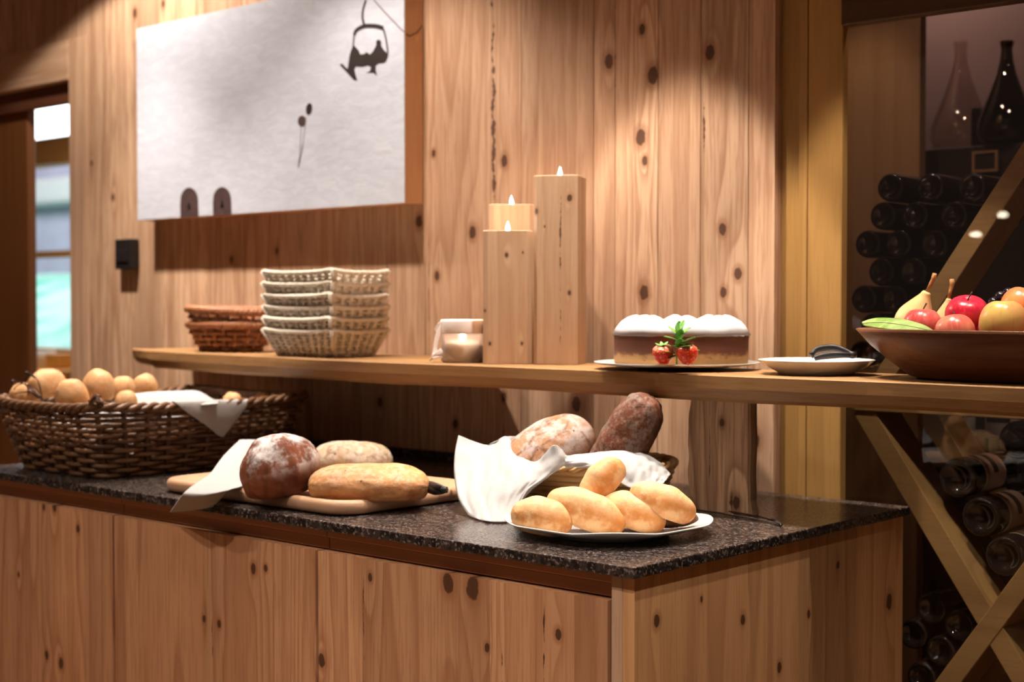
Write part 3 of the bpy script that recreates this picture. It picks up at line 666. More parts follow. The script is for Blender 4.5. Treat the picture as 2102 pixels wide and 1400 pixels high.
# ---- big basket on the counter
random.seed(5)
BK = (-1.575, -.497)
t = thing('wicker_basket', 'big rectangular dark willow basket full of bread rolls on the granite', 'basket', (BK[0], BK[1], ZT+.0008))
basket_parts(t, .172, .238, .215, .284, .142, 14, 34, .0050, 9, WIL, .0062, .8, .0055, -.1, .0062, 3, 6, 22, .012)
b = MB()   # bound twigs at the near corner
for k in range(9):
    a = k*.7; r0 = .012+.004*sin(k*2.1)
    b.tube([Vector((.195+r0*cos(a+u*3.6), -.272+r0*sin(a+u*3.6)*.8, .150+.018*u+.010*sin(u*5+k))) for u in [i/10 for i in range(11)]], .0022, 5, tint=.2+.08*k)
b.build('corner_binding', WIL, t)
def bump_ellipsoid(L, W, H, seed, amp=.05, fr=2.0, nu=44, nv=26, p=2.3, flatb=.45, ridges=0, rid=0.0, taper=0.0, bend=0.0, rough=0.0, prof=1.0):
    """bread body, long axis X, resting on z=0"""
    rings = []
    for i in range(1, nv):
        th = pi*i/nv; x = -cos(th); rr = (1-abs(x)**p)**(1/p)*prof
        ring = []
        for j in range(nu):
            ph = 2*pi*j/nu; y = cos(ph); z = sin(ph)
            d = Vector((x*1.6, y*rr, z*rr)); q = 1+amp*noise.noise(d*fr+Vector((seed*7.1, seed, 0))) + rough*noise.noise(d*9+Vector((seed, 3, 1)))
            if ridges: q *= 1+rid*sin(ridges*(x+.35*y)*pi)
            k = rr*q*(1-taper*x*.5)
            zz_ = z*k; zz_ = zz_ if zz_ > -flatb else -flatb+(zz_+flatb)*.12
            ring.append(Vector((x*L/2*(1+.3*(q-1)), y*k*W/2+bend*x*x*L, (zz_+flatb)*H/(1+flatb))))
        rings.append(ring)
    b = MB(); b.ring_loft(rings, True); return b
ROLL = bread('roll_crust', (.58, .31, .13), (.42, .17, .045), (.66, .50, .34), .3, 0, .25, 22)
def single(b, name, mat, loc, rot=(0, 0, 0), lab='', cat='', group=None, sub=1):
    o = b.build(name, mat, loc=loc, sub=sub); o.rotation_euler = rot; return tag(o, lab, cat, group)
random.seed(9)
rolls = [(50,808,.027,-.715,'pale round roll at the left photo edge of the big basket, low behind the rim'), (100,786,.0345,-.675,'large golden roll in the big basket, left of all the high ones'),
         (152,808,.032,-.705,'golden roll in the big basket, nearest to the front corner'), (200,789,.034,-.60,'round golden roll in the big basket, tallest in the middle'),
         (252,795,.026,-.525,'small golden roll in the big basket, second from the right of the high ones'), (301,790,.026,-.45,'small round roll in the big basket, furthest right of the high ones'),
         (258,822,.022,-.62,'small pale roll low behind the front rim beside the folded napkin'), (476,824,.022,-.35,'small roll just peeking over the right rim, left of its neighbour'), (542,822,.020,-.27,'small dark roll just peeking over the rim near the right basket end')]
rb = None
for i, (px, py, r, Y, lb) in enumerate(rolls):
    p = at(px, py, Y)
    if i in (0, 1): m_ = bump_ellipsoid(r*2.5, r*2, r*1.75, i, .08, 1.5, 32, 20)
    else: m_ = bump_ellipsoid(r*2.15, r*2, r*1.85, i, .07, 1.5, 32, 20)
    single(m_, 'bread_roll', ROLL, p-Vector((0, 0, r*.85)), (0, radians(random.uniform(-12, 12)), radians(random.uniform(0, 90))), lb, 'bread roll', 'rolls in the big basket')
G = [[Vector((-.188+.376*j/16, -.25+.50*i/20, .093+.014*noise.noise(Vector((j*.35, i*.3, 2)))+.012*((j-8)/8)**4)) for j in range(17)] for i in range(21)]
b = MB(); b.grid(G); b.grid([[p+Vector((-p.x*.10, -p.y*.08, -p.z+.012)) for p in (G[0] if k == 0 else G[-1])] if k in (0, 1) else [] for k in (0,)]+[G[0]]) if False else None
o = b.build('basket_cloth', LINEN, loc=(BK[0], BK[1], ZT+.001), solid=.004); tag(o, 'white cloth spread inside the big basket under the rolls', 'cloth')
# folded bread cloth inside and over the rim
def ax(px, py, X):
    d = ray(px, py); return CAM + d*((X-CAM.x)/d.x)
def cloth(name, ctrl, lab, cat='napkin', m=30, n=30, thick=.0016, mat=None, ripple=0.0, extra=None, group=None):
    b = MB()
    for c in [ctrl]+(extra or []):
        G = surf(c, m, n)
        if ripple:
            for i, r in enumerate(G):
                for j, p in enumerate(r): p += Vector((.7, -.7, .2))*ripple*noise.noise(Vector((j*.32, i*.12, len(ctrl))))
        b.grid(G)
    cen = sum((Vector(v) for v in b.v), Vector())/len(b.v); lo = min(v[2] for v in b.v); cen.z = lo
    shift(b, *cen); o = b.build(name, mat or LINEN, loc=cen, solid=thick); return tag(o, lab, cat, group)
T = [[ax(352,826,-1.375), ax(400,822,-1.375), ax(460,822,-1.375), ax(520,820,-1.375)],
     [ax(358,826,-1.352), ax(405,824,-1.352), ax(462,823,-1.352), ax(516,822,-1.352)],
     [ax(385,848,-1.349), ax(418,848,-1.347), ax(465,848,-1.347), ax(497,846,-1.349)],
     [ax(425,875,-1.352), ax(440,876,-1.350), ax(465,876,-1.350), ax(475,875,-1.352)],
     [ax(451,896,-1.356), ax(454,896.5,-1.356), ax(457,896.5,-1.356), ax(459,896,-1.356)]]
U = [[at(250,812,-.58), at(300,806,-.53), at(360,803,-.48), at(405,803,-.45), at(432,817,-.43)],
     [at(246,820,-.60), at(300,813,-.56), at(360,811,-.52), at(408,812,-.50), at(442,823,-.47)],
     [at(250,832,-.62), at(300,832,-.58), at(360,832,-.55), at(410,832,-.54), at(450,828,-.52)]]
cloth('napkin', T, 'white napkin folded in the big basket, its triangular corner hanging over the rim', thick=.0018, extra=[U])
# wire tongs stuck in the basket
WIR = plain('dark_wire', (.06, .04, .035), .25, .6, .8, var=.2)
t = thing('wire_tongs', 'dark wire tongs with looped ends sticking up from the left of the big basket', 'tongs', at(84, 818, -.742))
o0 = t.location.copy(); b = MB()
for L in ([(86,818),(82,795),(74,775),(60,770),(52,782),(58,798),(78,818)], [(88,820),(70,800),(50,788),(35,792),(28,800)], [(84,819),(66,806),(48,805),(30,808)], [(72,776),(58,767),(52,766)], [(52,790),(36,783),(27,783)]):
    P = [at(px, py, -.742)-o0 for px, py in L]; b.tube([catmull(P, i/20) for i in range(21)], .0014, 6)
b.build('wire_loops', WIR, t)
for px, py in ((55,766),(26,783)):
    b = MB(); b.lathe([(.0003, -.0045), (.0035, -.003), (.0048, 0), (.0035, .003), (.0003, .0045)], 14); b.build('knob', WIR, t, loc=at(px, py, -.742)-o0)

# ================================================================== ON THE SHELF
random.seed(21)
bx = xa(474, -.15)
for i in range(2):
    if i == 0:
        brn = thing('oval_basket', 'reddish brown oval willow basket standing on the slab, lower of the two', 'basket', (bx, -.150, SZ+.0008), 0, 'brown oval baskets')
        basket_parts(brn, .080, .052, .119, .082, .066, 5, 20, .0052, 2.4, RED, .0068, .85, .0042, -.2, .0058, 3, 6, 20, 0)
    else: dup(brn, 'reddish brown oval willow basket nested on top of the lower brown one', (bx+.004, -.152, SZ+.0008+.036), (0, radians(2), radians(6)))
cx_, cy_ = xa(682, -.268), -.268
for i in range(6):
    nm = ['standing on the slab, lowest of its stack', 'second from the bottom of its stack', 'third from the bottom of its stack', 'third from the top of its stack', 'second from the top of its stack', 'topmost of its stack'][i]
    if i == 0:
        wh = thing('cream_basket', 'cream rectangular splint basket '+nm, 'basket', (cx_-.095, cy_+.062, SZ+.0008), 0, 'cream rectangular baskets')
        basket_parts(wh, .093, .060, .119, .085, .056, 8, 32, .0027, 24, CRM, .0034, 1.0, .0056, 0, .0030, 3, 6, 40, .006)
        for sx_ in (-1, 1):
            for sy_ in (-1, 1): b = MB(); b.tube([(sx_*.0925, sy_*.0595, .002), (sx_*.120, sy_*.086, .062)], .0042, 6); b.build('corner_splint', CRM, wh)
    else:
        dup(wh, 'cream rectangular splint basket '+nm, (cx_-.095+random.uniform(-.002, .002), cy_+.062+random.uniform(-.002, .002), SZ+.0008+.0262*i), (0, 0, radians(random.uniform(-1.5, 1.5))))
# ---- wooden candle columns
FLAME = emit('flame', (1, .80, .55), 60, (1, .85, .62), 80); WAX = plain('candle_wax', (.85, .74, .62), .5, .4, var=.05, sss=.2); ALU = plain('tealight_cup', (.7, .68, .65), .3, .5, 1.0, var=.1)
def flame(parent, z, s=1.0, power=.35):
    b = MB(); b.lathe([(.0003*s, -.001), (.0030*s, .003*s), (.0042*s, .007*s), (.0034*s, .012*s), (.0015*s, .018*s), (.0003, .022*s)], 14)
    f = b.build('flame', FLAME, parent, loc=(0, 0, z)); 
    d = bpy.data.lights.new('candle_light', 'POINT'); d.energy = power; d.color = (1, .72, .56); d.shadow_soft_size = .006
    o = bpy.data.objects.new('candle_light', d); C.objects.link(o); o.parent = parent; o.location = (0, 0, z+.034*s)
    return f
def tealight(loc, lab, power=.35):
    t = thing('tealight', lab, 'candle', loc, 0, 'lit tealights')
    b = MB(); b.lathe([(.001, 0), (.0185, 0), (.0190, .001), (.0190, .0075), (.0183, .0075), (.0180, .0015), (.001, .0012)], 28); b.build('cup', ALU, t)
    b = MB(); b.lathe([(.001, .0016), (.0178, .0016), (.0178, .0055), (.002, .0050), (.0002, .0050)], 24); b.build('wax', WAX, t)
    flame(t, .0065, 1.0, power); return t
BL, BD = (.62, .425, .27), (.38, .20, .095)
def column(px, py_top, w_, phi, Y, lab, knots, cracks, dpt=None, fl=.35):
    """square wooden column with a tealight let into its top"""
    x = xa(px, Y); ztop = at(px, py_top, Y).z; h = ztop-(SZ+.0008); d = dpt or w_
    m = wood('spruce_block', BL, BD, 'Z', 14, knots, cracks, .6, .12, .8, 'Y', .4, .2)
    t = thing('candle_holder', lab, 'candle holder', (x, Y, SZ+.0008), phi, 'wooden candle columns')
    b = MB(); n = 28; hw, hd = w_/2, d/2; r = .0205; dep = .009
    # body: outer box plus recess in the top
    sq = []
    for k in range(n):
        a = 2*pi*k/n; c, q = cos(a), sin(a); s_ = 1/max(abs(c), abs(q)); sq.append((c*s_*hw, q*s_*hd))
    rings = [[Vector((x_, y_, 0)) for x_, y_ in sq], [Vector((x_, y_, h-.0012)) for x_, y_ in sq], [Vector((x_*.975, y_*.975, h)) for x_, y_ in sq],
             [Vector((r*cos(2*pi*k/n), r*sin(2*pi*k/n), h)) for k in range(n)], [Vector((r*cos(2*pi*k/n), r*sin(2*pi*k/n), h-dep)) for k in range(n)]]
    b.ring_loft(rings, False)
    # exact corners
    b2 = MB(); b2.box(-hw, hw, -hd, hd, 0, h-dep-.0005, .5)
    b.v += []; o = b.build('block', m, t)
    tl = tealight((x, Y, SZ+.0008+h-dep+.0003), 'lit tealight sunk into the top of the '+lab.split(' wooden')[0]+' wooden column', fl)
    return t
column(1050, 422, .094, YAW, -.105, 'middle-height wooden column behind the short one', [(0, 0, .2, .004)], (), None, .25)
column(1042.5, 475, .098, YAW+radians(-.4), -.212, 'shortest wooden column, in front beside the candle jar', [(-.002, 0, .215, .004), (-.035, 0, .04, .003), (.028, 0, .04, .003), (-.045, 0, .105, .0025), (.03, 0, .22, .002)], (), None, .13)
column(1149.5, 363, .089, radians(26), -.166, 'tallest wooden column, right of the short one with a long crack', [(.030, 0, .325, .006), (-.038, 0, .30, .005), (.030, 0, .14, .004), (-.02, 0, .27, .002)],
       [(.012, .0022, .010, .03, .36)], None, .25)
# ---- candle jar
PAPW = plain('white_paper', (.82, .74, .70), .8, .2, var=.04); JG, nt, bs = newmat('frosted_jar'); N = NB(nt); bs.inputs['Transmission Weight'].default_value = .75; bs.inputs['Roughness'].default_value = .25; N.put(bs.inputs['Base Color'], N.mix(N.noise(N.coord(), 30), (.95, .88, .84), (.90, .82, .78)))
jx = xa(949, -.245)
t = thing('candle_jar', 'low glass jar wrapped with white paper ribbon, left of the wooden columns', 'candle jar', (jx, -.245, SZ+.0008))
b = MB(); b.lathe([(.001, 0), (.040, 0), (.0430, .003), (.0430, .078), (.0405, .084), (.0380, .084), (.0400, .077), (.0400, .005), (.001, .004)], 40); b.build('glass', JG, t)
b = MB(); b.lathe([(.0435, .058), (.0440, .060), (.0442, .083), (.0434, .086)], 40); b.build('paper_band', PAPW, t, solid=.0006)
b = MB()
def bow(P): return [[Vector(p) for p in r] for r in P]
lft = -RT
def jl(a, up, out=0): return lft*a + Vector((0, 0, up)) - Vector((FW.x, FW.y, 0))*out
for ctrl in ([[jl(.040,.066,.012), jl(.040,.080,.012)], [jl(.046,.050,.016), jl(.052,.062,.02)], [jl(.050,.025,.018), jl(.058,.030,.024)], [jl(.040,.010,.02), jl(.060,.006,.03)]],
             [[jl(.038,.070,.010), jl(.036,.084,.010)], [jl(.046,.072,.012), jl(.048,.080,.014)], [jl(.052,.060,.012), jl(.058,.066,.014)]],
             [[jl(.036,.020,.02), jl(.044,.028,.02)], [jl(.052,.012,.024), jl(.056,.018,.028)], [jl(.066,.002,.026), jl(.064,.006,.032)]]):
    b.grid(surf(ctrl, 14, 8))
b.build('ribbon', PAPW, t, solid=.0008)
t = thing('candle', 'thick cream candle burning inside the glass jar', 'candle', (jx, -.245, SZ+.0055))
b = MB(); b.lathe([(.001, 0), (.036, 0), (.0372, .002), (.0372, .030), (.034, .033), (.004, .030), (.0003, .030)], 36); b.build('wax', WAX, t)
b = MB(); b.tube([(0, 0, .030), (.0006, 0, .036)], .0007, 5); b.build('wick', INK, t)
flame(t, .036, 1.2, .6)
# ---- cake
CP = Vector((xa(1389, -.20), -.20, SZ+.0008))
CER = plain('white_glaze', (.64, .615, .59), .12, .6, var=.02); GPL = plain('pale_cake_plate', (.68, .72, .71), .15, .6, var=.03)
b = MB(); b.lathe([(.001, 0), (.070, 0), (.074, .002), (.100, .004), (.144, .009), (.151, .0115), (.1515, .013), (.144, .0125), (.10, .0075), (.001, .0065)], 56)
o = b.build('cake_plate', GPL, loc=CP); tag(o, 'flat white glass plate under the sugar-dusted cake', 'plate')
SPG, nt, bs = newmat('cake_side'); N = NB(nt); co = N.coord(); sx = N.n('ShaderNodeSeparateXYZ'); N.put(sx.inputs[0], co)
n1 = N.noise(N.vmath('MULTIPLY', co, (1, 1, 2.2)), 38.0, 4, .65)
hgt = N.math('ADD', sx.outputs[2], N.math('MULTIPLY', N.math('SUBTRACT', n1, .5), .03))
col = N.mix(N.mapr(hgt, .012, .024), (.42, .21, .065), (.13, .036, .014)); col = N.mix(N.mapr(hgt, .040, .050), col, (.20, .06, .022))
col = N.mix(N.math('MULTIPLY', N.mapr(n1, .6, .72), N.mapr(sx.outputs[2], .022, .010)), col, (.10, .03, .012))
N.put(bs.inputs['Base Color'], col); bs.inputs['Roughness'].default_value = .7; N.put(bs.inputs['Normal'], N.bump(n1, .5, .002))
SUG = plain('icing_sugar', (.52, .515, .53), .9, .1, var=.03, scale=90, bump=.25)
cc2 = CP + RT*.008 + Vector((0, 0, .0082))
t = thing('cake', 'round brown cake with a thick white sugar-dusted top', 'cake', cc2); t.scale = (1, 1, 1.10)
b = MB(); rings = []
for r, z in ((.01, 0), (.116, 0), (.121, .003), (.1225, .012), (.1225, .040), (.1235, .049), (.01, .0495)):
    rings.append([Vector((r*(1+.006*noise.noise(Vector((cos(a)*4, sin(a)*4, z*60))))*cos(a), r*(1+.006*noise.noise(Vector((cos(a)*4, sin(a)*4, z*60))))*sin(a), z)) for a in [2*pi*k/80 for k in range(80)]])
b.ring_loft(rings, True); b.build('sponge', SPG, t)
b = MB(); rings = []
for u in [i/14 for i in range(15)]:
    r = .1265*(1-u); ring = []
    for k in range(80):
        a = 2*pi*k/80; x, y = r*cos(a), r*sin(a)
        f = sin(min(1, u/.17)*pi/2)
        lob = .012*(.5+.5*cos(8*a+.3))*exp(-((u-.33)/.17)**2)
        z = .0500+.0185*f + .004*min(1, u*1.6) + lob + .0008*noise.noise(Vector((x*60, y*60, 0)))
        if u == 0: z = .0485+.0012*noise.noise(Vector((x*90, y*90, 1)))
        ring.append(Vector((x, y, z)))
    rings.append(ring)
rings[-1] = [Vector((p.x, p.y, rings[-1][0].z)) + Vector((.0004*cos(2*pi*k/80), .0004*sin(2*pi*k/80), 0)) for k, p in enumerate(rings[-1])]
b.ring_loft(rings, True); b.build('sugar_top', SUG, t)
# strawberries and mint
STR, nt, bs = newmat('strawberry'); N = NB(nt); co = N.coord(); v = N.n('ShaderNodeTexVoronoi', feature='F1'); N.put(v.inputs['Vector'], co); N.put(v.inputs['Scale'], 260.0)
g = N.n('ShaderNodeTexCoord').outputs['Generated']; s_ = N.n('ShaderNodeSeparateXYZ'); N.put(s_.inputs[0], g)
col = N.mix(N.mapr(s_.outputs[2], .62, 1.0), (.78, .035, .015), (.80, .22, .12)); col = N.mix(N.mapr(v.outputs['Distance'], .30, .18), col, (.75, .45, .12))
N.put(bs.inputs['Base Color'], col); bs.inputs['Roughness'].default_value = .3; N.put(bs.inputs['Normal'], N.bump(v.outputs['Distance'], .5, .002))
LEAF = plain('mint_leaf', (.08, .26, .035), .45, .4, var=.35, scale=90, col2=(.16, .38, .06), bump=.3)
def leaf(L, W, curl=.2, fold=.3, n=10):
    return [[Vector((L*i/n, v*W/2*sin(pi*min(1, (i/n)*.92+.06))**.8, curl*L*(i/n)**2 + fold*abs(v)*W*.5)) for v in (-1, -.5, 0, .5, 1)] for i in range(n+1)]
def strawberry(px, py, r, rotz, tilt, lab):
    p = at(px, py, -.20-.136)
    t = thing('strawberry', lab, 'strawberry', (p.x, p.y, SZ+.0145)); t.rotation_euler = (tilt, 0, rotz)
    b = MB(); b.lathe([(.0005, 0), (r*.45, r*.15), (r*.82, r*.6), (r, r*1.15), (r*.92, r*1.6), (r*.6, r*1.85), (.0005, r*1.8)], 24, sub_ if False else 1.0) if False else b.lathe([(.0005, 0), (r*.45, r*.15), (r*.82, r*.6), (r, r*1.15), (r*.92, r*1.6), (r*.6, r*1.85), (.0005, r*1.8)], 24)
    b.build('berry', STR, t)
    b = MB()
    for k in range(6):
        a = k*pi/3; G = leaf(r*.7, r*.35, .3, .2, 5); R_ = Matrix.Rotation(a, 3, 'Z'); b.grid([[R_ @ q + Vector((0, 0, r*1.84)) for q in row] for row in G])
    b.build('calyx', LEAF, t, solid=.0004)
strawberry(1363, 732, .0185, .3, radians(14), 'left red strawberry at the foot of the cake')
strawberry(1413, 730, .0185, 1.2, radians(-8), 'right red strawberry at the foot of the cake')
mp = at(1391, 745, -.33); t = thing('mint_sprig', 'bright green mint sprig between the two strawberries against the cake', 'mint', (mp.x, -.334, SZ+.0145))
random.seed(4)
b = MB(); b.tube([(0, 0, 0), (.001, .002, .03), (.003, .006, .062)], .0012, 6); b.build('stem', LEAF, t)
for k, (px, py, L, a, el) in enumerate(((1394,684,.022,80,80),(1400,676,.018,40,70),(1386,690,.024,150,50),(1403,690,.024,20,45),(1382,700,.024,170,25),(1408,704,.024,-10,30),(1394,700,.026,-80,60),(1394,714,.026,-90,45),(1376,726,.026,180,12),(1414,724,.026,0,15),(1388,716,.022,-140,20),(1402,716,.022,-50,20),(1384,730,.020,-150,-10))):
    q = at(px, py, -.334-.004*(k % 3)) - Vector((mp.x, -.334, SZ+.0145)) - RT*(L*.3*cos(radians(a))*cos(radians(el)))
    G = leaf(L, L*.62, -.15, .25); R_ = Matrix.Rotation(YAW, 3, 'Z') @ Matrix.Rotation(radians(a), 3, 'Z') @ Matrix.Rotation(radians(-el), 3, 'Y')
    b = MB(); b.grid([[R_ @ p + q for p in row] for row in G]); b.build('leaf', LEAF, t, solid=.0005)
# ---- white saucer plate with tongs
PP = Vector((xa(1676, -.20), -.20, SZ+.0008))
b = MB(); b.lathe([(.001, .002), (.058, .002), (.060, 0), (.064, 0), (.065, .003), (.085, .013), (.097, .0225), (.0985, .0235), (.0975, .0245), (.094, .0225), (.075, .011), (.060, .0065), (.001, .006)], 56)
o = b.build('white_plate', CER, loc=PP); tag(o, 'white plate with black tongs on it, between cake and fruit bowl', 'plate')
def tongs(name, lab, P1, P2, base, up_=Vector((0, 0, 1)), r=.0045):
    t = thing(name, lab, 'tongs', base)
    for Pq in (P1, P2):
        Q = [Vector(p)-Vector(base) for p in Pq]; b = MB(); b.tube([catmull(Q, i/20) for i in range(21)], [r*(.75+.5*sin(pi*i/20)) for i in range(21)], 8, flat=.6); b.build('arm', BLK, t)
    e = (Vector(P1[0])+Vector(P2[0]))/2-Vector(base); b = MB(); b.lathe([(.0005, -.006), (.006, -.005), (.0075, 0), (.006, .005), (.0005, .006)], 16); b.build('joint', BLK, t, loc=e)
    b = MB(); q = [Vector(P1[-1]), Vector(P1[-2])]; b.tube([q[0]-Vector(base), q[0]+(q[0]-q[1]).normalized()*.004-Vector(base)], r*1.3, 8, flat=.5); b.build('grip_end', BLK, t)
tz = lambda px, py, Y: at(px, py, Y)
tongs('serving_tongs', 'short black serving tongs lying across the white plate on the shelf', [tz(1750,727,-.21), tz(1715,714,-.21), tz(1680,717,-.22), tz(1668,727,-.23)], [tz(1750,730,-.215), tz(1725,728,-.23), tz(1690,731,-.24), tz(1672,736,-.25)], tz(1710,736,-.22), r=.0048)
b = MB()
# ---- fruit bowl
BWM = wood('bowl_wood', (.20, .082, .036), (.075, .026, .012), 'X', 12, (), (), .38, 0, 1.2, 'Y', .8, .2)
BC = Vector((xa(2098, -.185), -.185, SZ+.0008))
b = MB(); pr_ = [(.001, 0), (.60, 0), (.66, .004), (.80, .030), (.905, .052), (1.0, .078), (.985, .0795), (.955, .078), (.87, .052), (.74, .026), (.55, .010), (.001, .009)]
b.lathe([(r, z) for r, z in pr_], 72, .268, .150, expo=2.25); o = b.build('fruit_bowl', BWM, loc=BC); tag(o, 'long dark wooden bowl heaped with fruit at the right end of the shelf', 'bowl')
def apple(px, py, r, Y, cols, lab, cat='apple', stemdir=(.2, 0, 1), tall=.92, rot=(0, 0, 0), stem=True):
    name = 'yellow_fruit' if cat == 'fruit' else 'apple'
    m, nt, bs = newmat(name+'_skin'); N = NB(nt); co = N.coord()
    n1 = N.noise(co, 14.0, 3, .6); n2 = N.noise(N.vmath('MULTIPLY', co, (3, 3, .6)), 60.0, 2)
    c_ = N.mix(N.mapr(n1, .36, .62), cols[0], cols[1]); c_ = N.mix(N.mapr(n2, .5, .7, 0, .35), c_, cols[2])
    N.put(bs.inputs['Base Color'], c_); bs.inputs['Roughness'].default_value = .28
    p = at(px, py, Y); t = thing(cat if cat != 'fruit' else 'yellow_fruit', lab, cat, p-Vector((0, 0, r*tall))); t.rotation_euler = rot
    pf = [(.0005, r*.10), (r*.25, 0), (r*.62, r*.14), (r*.90, r*.55), (r, r*1.0), (r*.93, r*1.38), (r*.70, r*1.70), (r*.38, r*1.84), (r*.16, r*1.78), (.0005, r*1.62)]
    P = [Vector((a, 0, c)) for a, c in pf]; Q = [catmull(P, i/27) for i in range(28)]
    b = MB(); b.lathe([(max(q.x, .0004), q.z*tall/.92) for q in Q], 32); b.build('flesh', m, t)
    if stem:
        b = MB(); b.tube([(0, 0, r*1.62*tall/.92), (r*.06, 0, r*1.85), (r*.18, r*.1, r*2.15)], [.0012, .001, .0014], 6); b.build('stem', INK2, t)
    return t
RD = ((.52, .012, .035), (.62, .03, .07), (.72, .12, .12)); PK_ = ((.66, .12, .09), (.74, .26, .16), (.78, .42, .22)); YL = ((.76, .50, .13), (.78, .36, .14), (.76, .20, .14)); ORG = ((.82, .34, .10), (.76, .20, .08), (.85, .48, .16))
apple(1985, 647, .0345, -.165, RD, 'dark red round apple on top of the heap in the bowl', rot=(radians(20), radians(10), 0))
apple(1893, 671, .031, -.20, ((.62,.06,.06), (.70,.16,.12), (.8,.4,.3)), 'pinkish red apple behind the green leaf at the left of the bowl')
apple(1966, 684, .031, -.235, PK_, 'pale pink apple low in the bowl, in front of the dark red one', rot=(radians(-15), 0, 1))
apple(2060, 672, .0365, -.235, YL, 'large yellow fruit in front in the bowl, below the orange one', 'fruit', tall=1.1, stem=False)
apple(2088, 633, .035, -.165, ORG, 'orange-red fruit on the heap at the photo edge', 'fruit', tall=.92, rot=(radians(15), 0, 2), stem=False)
apple(2020, 678, .024, -.17, RD, 'small red apple wedged between the pink apple and the yellow fruit', stem=False)
apple(2140, 672, .034, -.20, PK_, 'pinkish apple at the far right of the bowl beyond the photo edge')
def pear(pt, pb_, r, Y, lab, cols, bend=.0, stem=True, neck=.3):
    a = at(*pb_, Y); c = at(*pt, Y); L = (c-a).length; zax = (c-a).normalized()
    m, nt, bs = newmat('pear_skin'); N = NB(nt); co = N.coord(); N.put(bs.inputs['Base Color'], N.mix(N.mapr(N.noise(co, 16.0, 3), .35, .6), cols[0], cols[1])); bs.inputs['Roughness'].default_value = .4
    t = thing('pear', lab, 'pear', a); t.rotation_mode = 'QUATERNION'; t.rotation_quaternion = zax.to_track_quat('Z', 'Y')
    pf = [(.0004, .02), (.4, 0), (.85, .12), (1.0, .32), (.88, .52), (.55, .74), (neck, .90), (neck*.7, .98), (.0004, 1.0)]
    P = [Vector((x*r, 0, z*L)) for x, z in pf]; Q = [catmull(P, i/27) for i in range(28)]
    b = MB(); b.lathe([(max(q.x, .0004), q.z) for q in Q], 30); b.build('flesh', m, t)
    if stem: b = MB(); b.tube([(0, 0, L*.98), (.001, 0, L+.012), (.003, 0, L+.022), (.001, .001, L+.031)], [.0032, .003, .0038, .004], 8); b.build('stem', plain('pear_stem', (.62, .32, .12), .5, .3, var=.3), t)
    return t
pear((1903, 598), (1862, 690), .031, -.17, 'pale yellow pear leaning left with its thick stem pointing up', ((.78, .62, .28), (.80, .52, .20)))
pear((1948, 612), (1935, 690), .020, -.125, 'slim pale pear half hidden behind the dark red apple', ((.72, .55, .26), (.60, .40, .18)))
lp = at(1845, 676, -.25); t = thing('leaf', 'long green leaf lying over the left rim of the fruit bowl', 'leaf', lp)
LF = plain('green_leaf', (.13, .24, .03), .4, .4, var=.3, scale=30, col2=(.34, .46, .16))
ctrl = [[at(1770,661,-.235), at(1800,653,-.24), at(1850,655,-.26), at(1893,666,-.27), at(1917,679,-.28)],
        [at(1770,664,-.245), at(1805,661,-.26), at(1850,666,-.28), at(1891,674,-.29), at(1915,681,-.29)],
        [at(1774,669,-.25), at(1808,674,-.28), at(1850,679,-.30), at(1888,681,-.305), at(1912,682,-.30)]]
b = MB(); G = surf(ctrl, 12, 26); shift_ = lp; b.grid([[p-lp for p in r] for r in G]); b.build('blade', LF, t, solid=.001)
b = MB(); P = [p-lp+Vector((0, -.0006, .0008)) for p in G[6]]; b.tube(P, .0007, 5); b.build('midrib', plain('pale_rib', (.45, .52, .25), .5, .3, var=.1), t)
GRP = plain('black_grape', (.018, .012, .02), .2, .6, var=.3)
k = 0
for px, py, Y in ((2040,622,-.10),(2054,610,-.10),(2070,603,-.10),(2036,634,-.12),(2088,602,-.09),(2062,618,-.085),(2078,612,-.08)):
    p = at(px, py, Y); b = MB(); b.lathe([(.0004, -.010), (.005, -.0088), (.0088, -.005), (.010, 0), (.0088, .005), (.005, .0088), (.0004, .010)], 18)
    if k == 0: g0 = b.build('grape', GRP, loc=p); tag(g0, 'black grape of the small bunch behind the orange fruit in the bowl', 'grape', 'black grapes in the fruit bowl')
    else: dup(g0, None, p)
    k += 1
# ================================================================== ON THE WORKTOP
BRD = wood('board_beech', (.50, .30, .18), (.36, .19, .095), 'X', 7, (), (), .45, .05, .5, 'Z', .3, .1)
bx0, bx1, by0, by1 = -1.175, -.635, -.772, -.40
b = MB(); rc = .055
def rrect(x0, x1, y0, y1, r, n=10):
    o = []
    for cx, cy, a0 in ((x1-r, y0+r, -90), (x1-r, y1-r, 0), (x0+r, y1-r, 90), (x0+r, y0+r, 180)):
        for i in range(n+1): a = radians(a0+90*i/n); o.append((cx+r*cos(a), cy+r*sin(a)))
    return o
rings = []
for ins, z in ((.012, 0), (.003, .004), (0, .012), (.001, .020), (.005, .0245), (.010, .0255), (.018, .0250), (.024, .0215), (.030, .0205)):
    rings.append([Vector((x-bx0, y-by0, z)) for x, y in rrect(bx0+ins, bx1-ins, by0+ins, by1-ins, rc-ins*.6)])
b.ring_loft(rings, True)
o = b.build('bread_board', BRD, loc=(bx0, by0, ZT+.0008)); tag(o, 'thick rounded beech board carrying three loaves and a napkin', 'cutting board')
BT = ZT+.0008+.0215
DLF = bread('dark_floured_crust', (.22, .065, .027), (.10, .028, .012), (.66, .63, .61), 1.0, 0, .30, 11, crack=.3)
FLF = bread('flat_loaf_crust', (.52, .25, .09), (.36, .13, .035), (.64, .45, .28), .55, .07, .25, 30, lowdark=.4)
PLF = bread('pale_loaf_crust', (.42, .29, .18), (.26, .16, .09), (.52, .46, .37), .7, .12, .2, 26, crack=.5)
p = atz(582, 985, BT+.03)
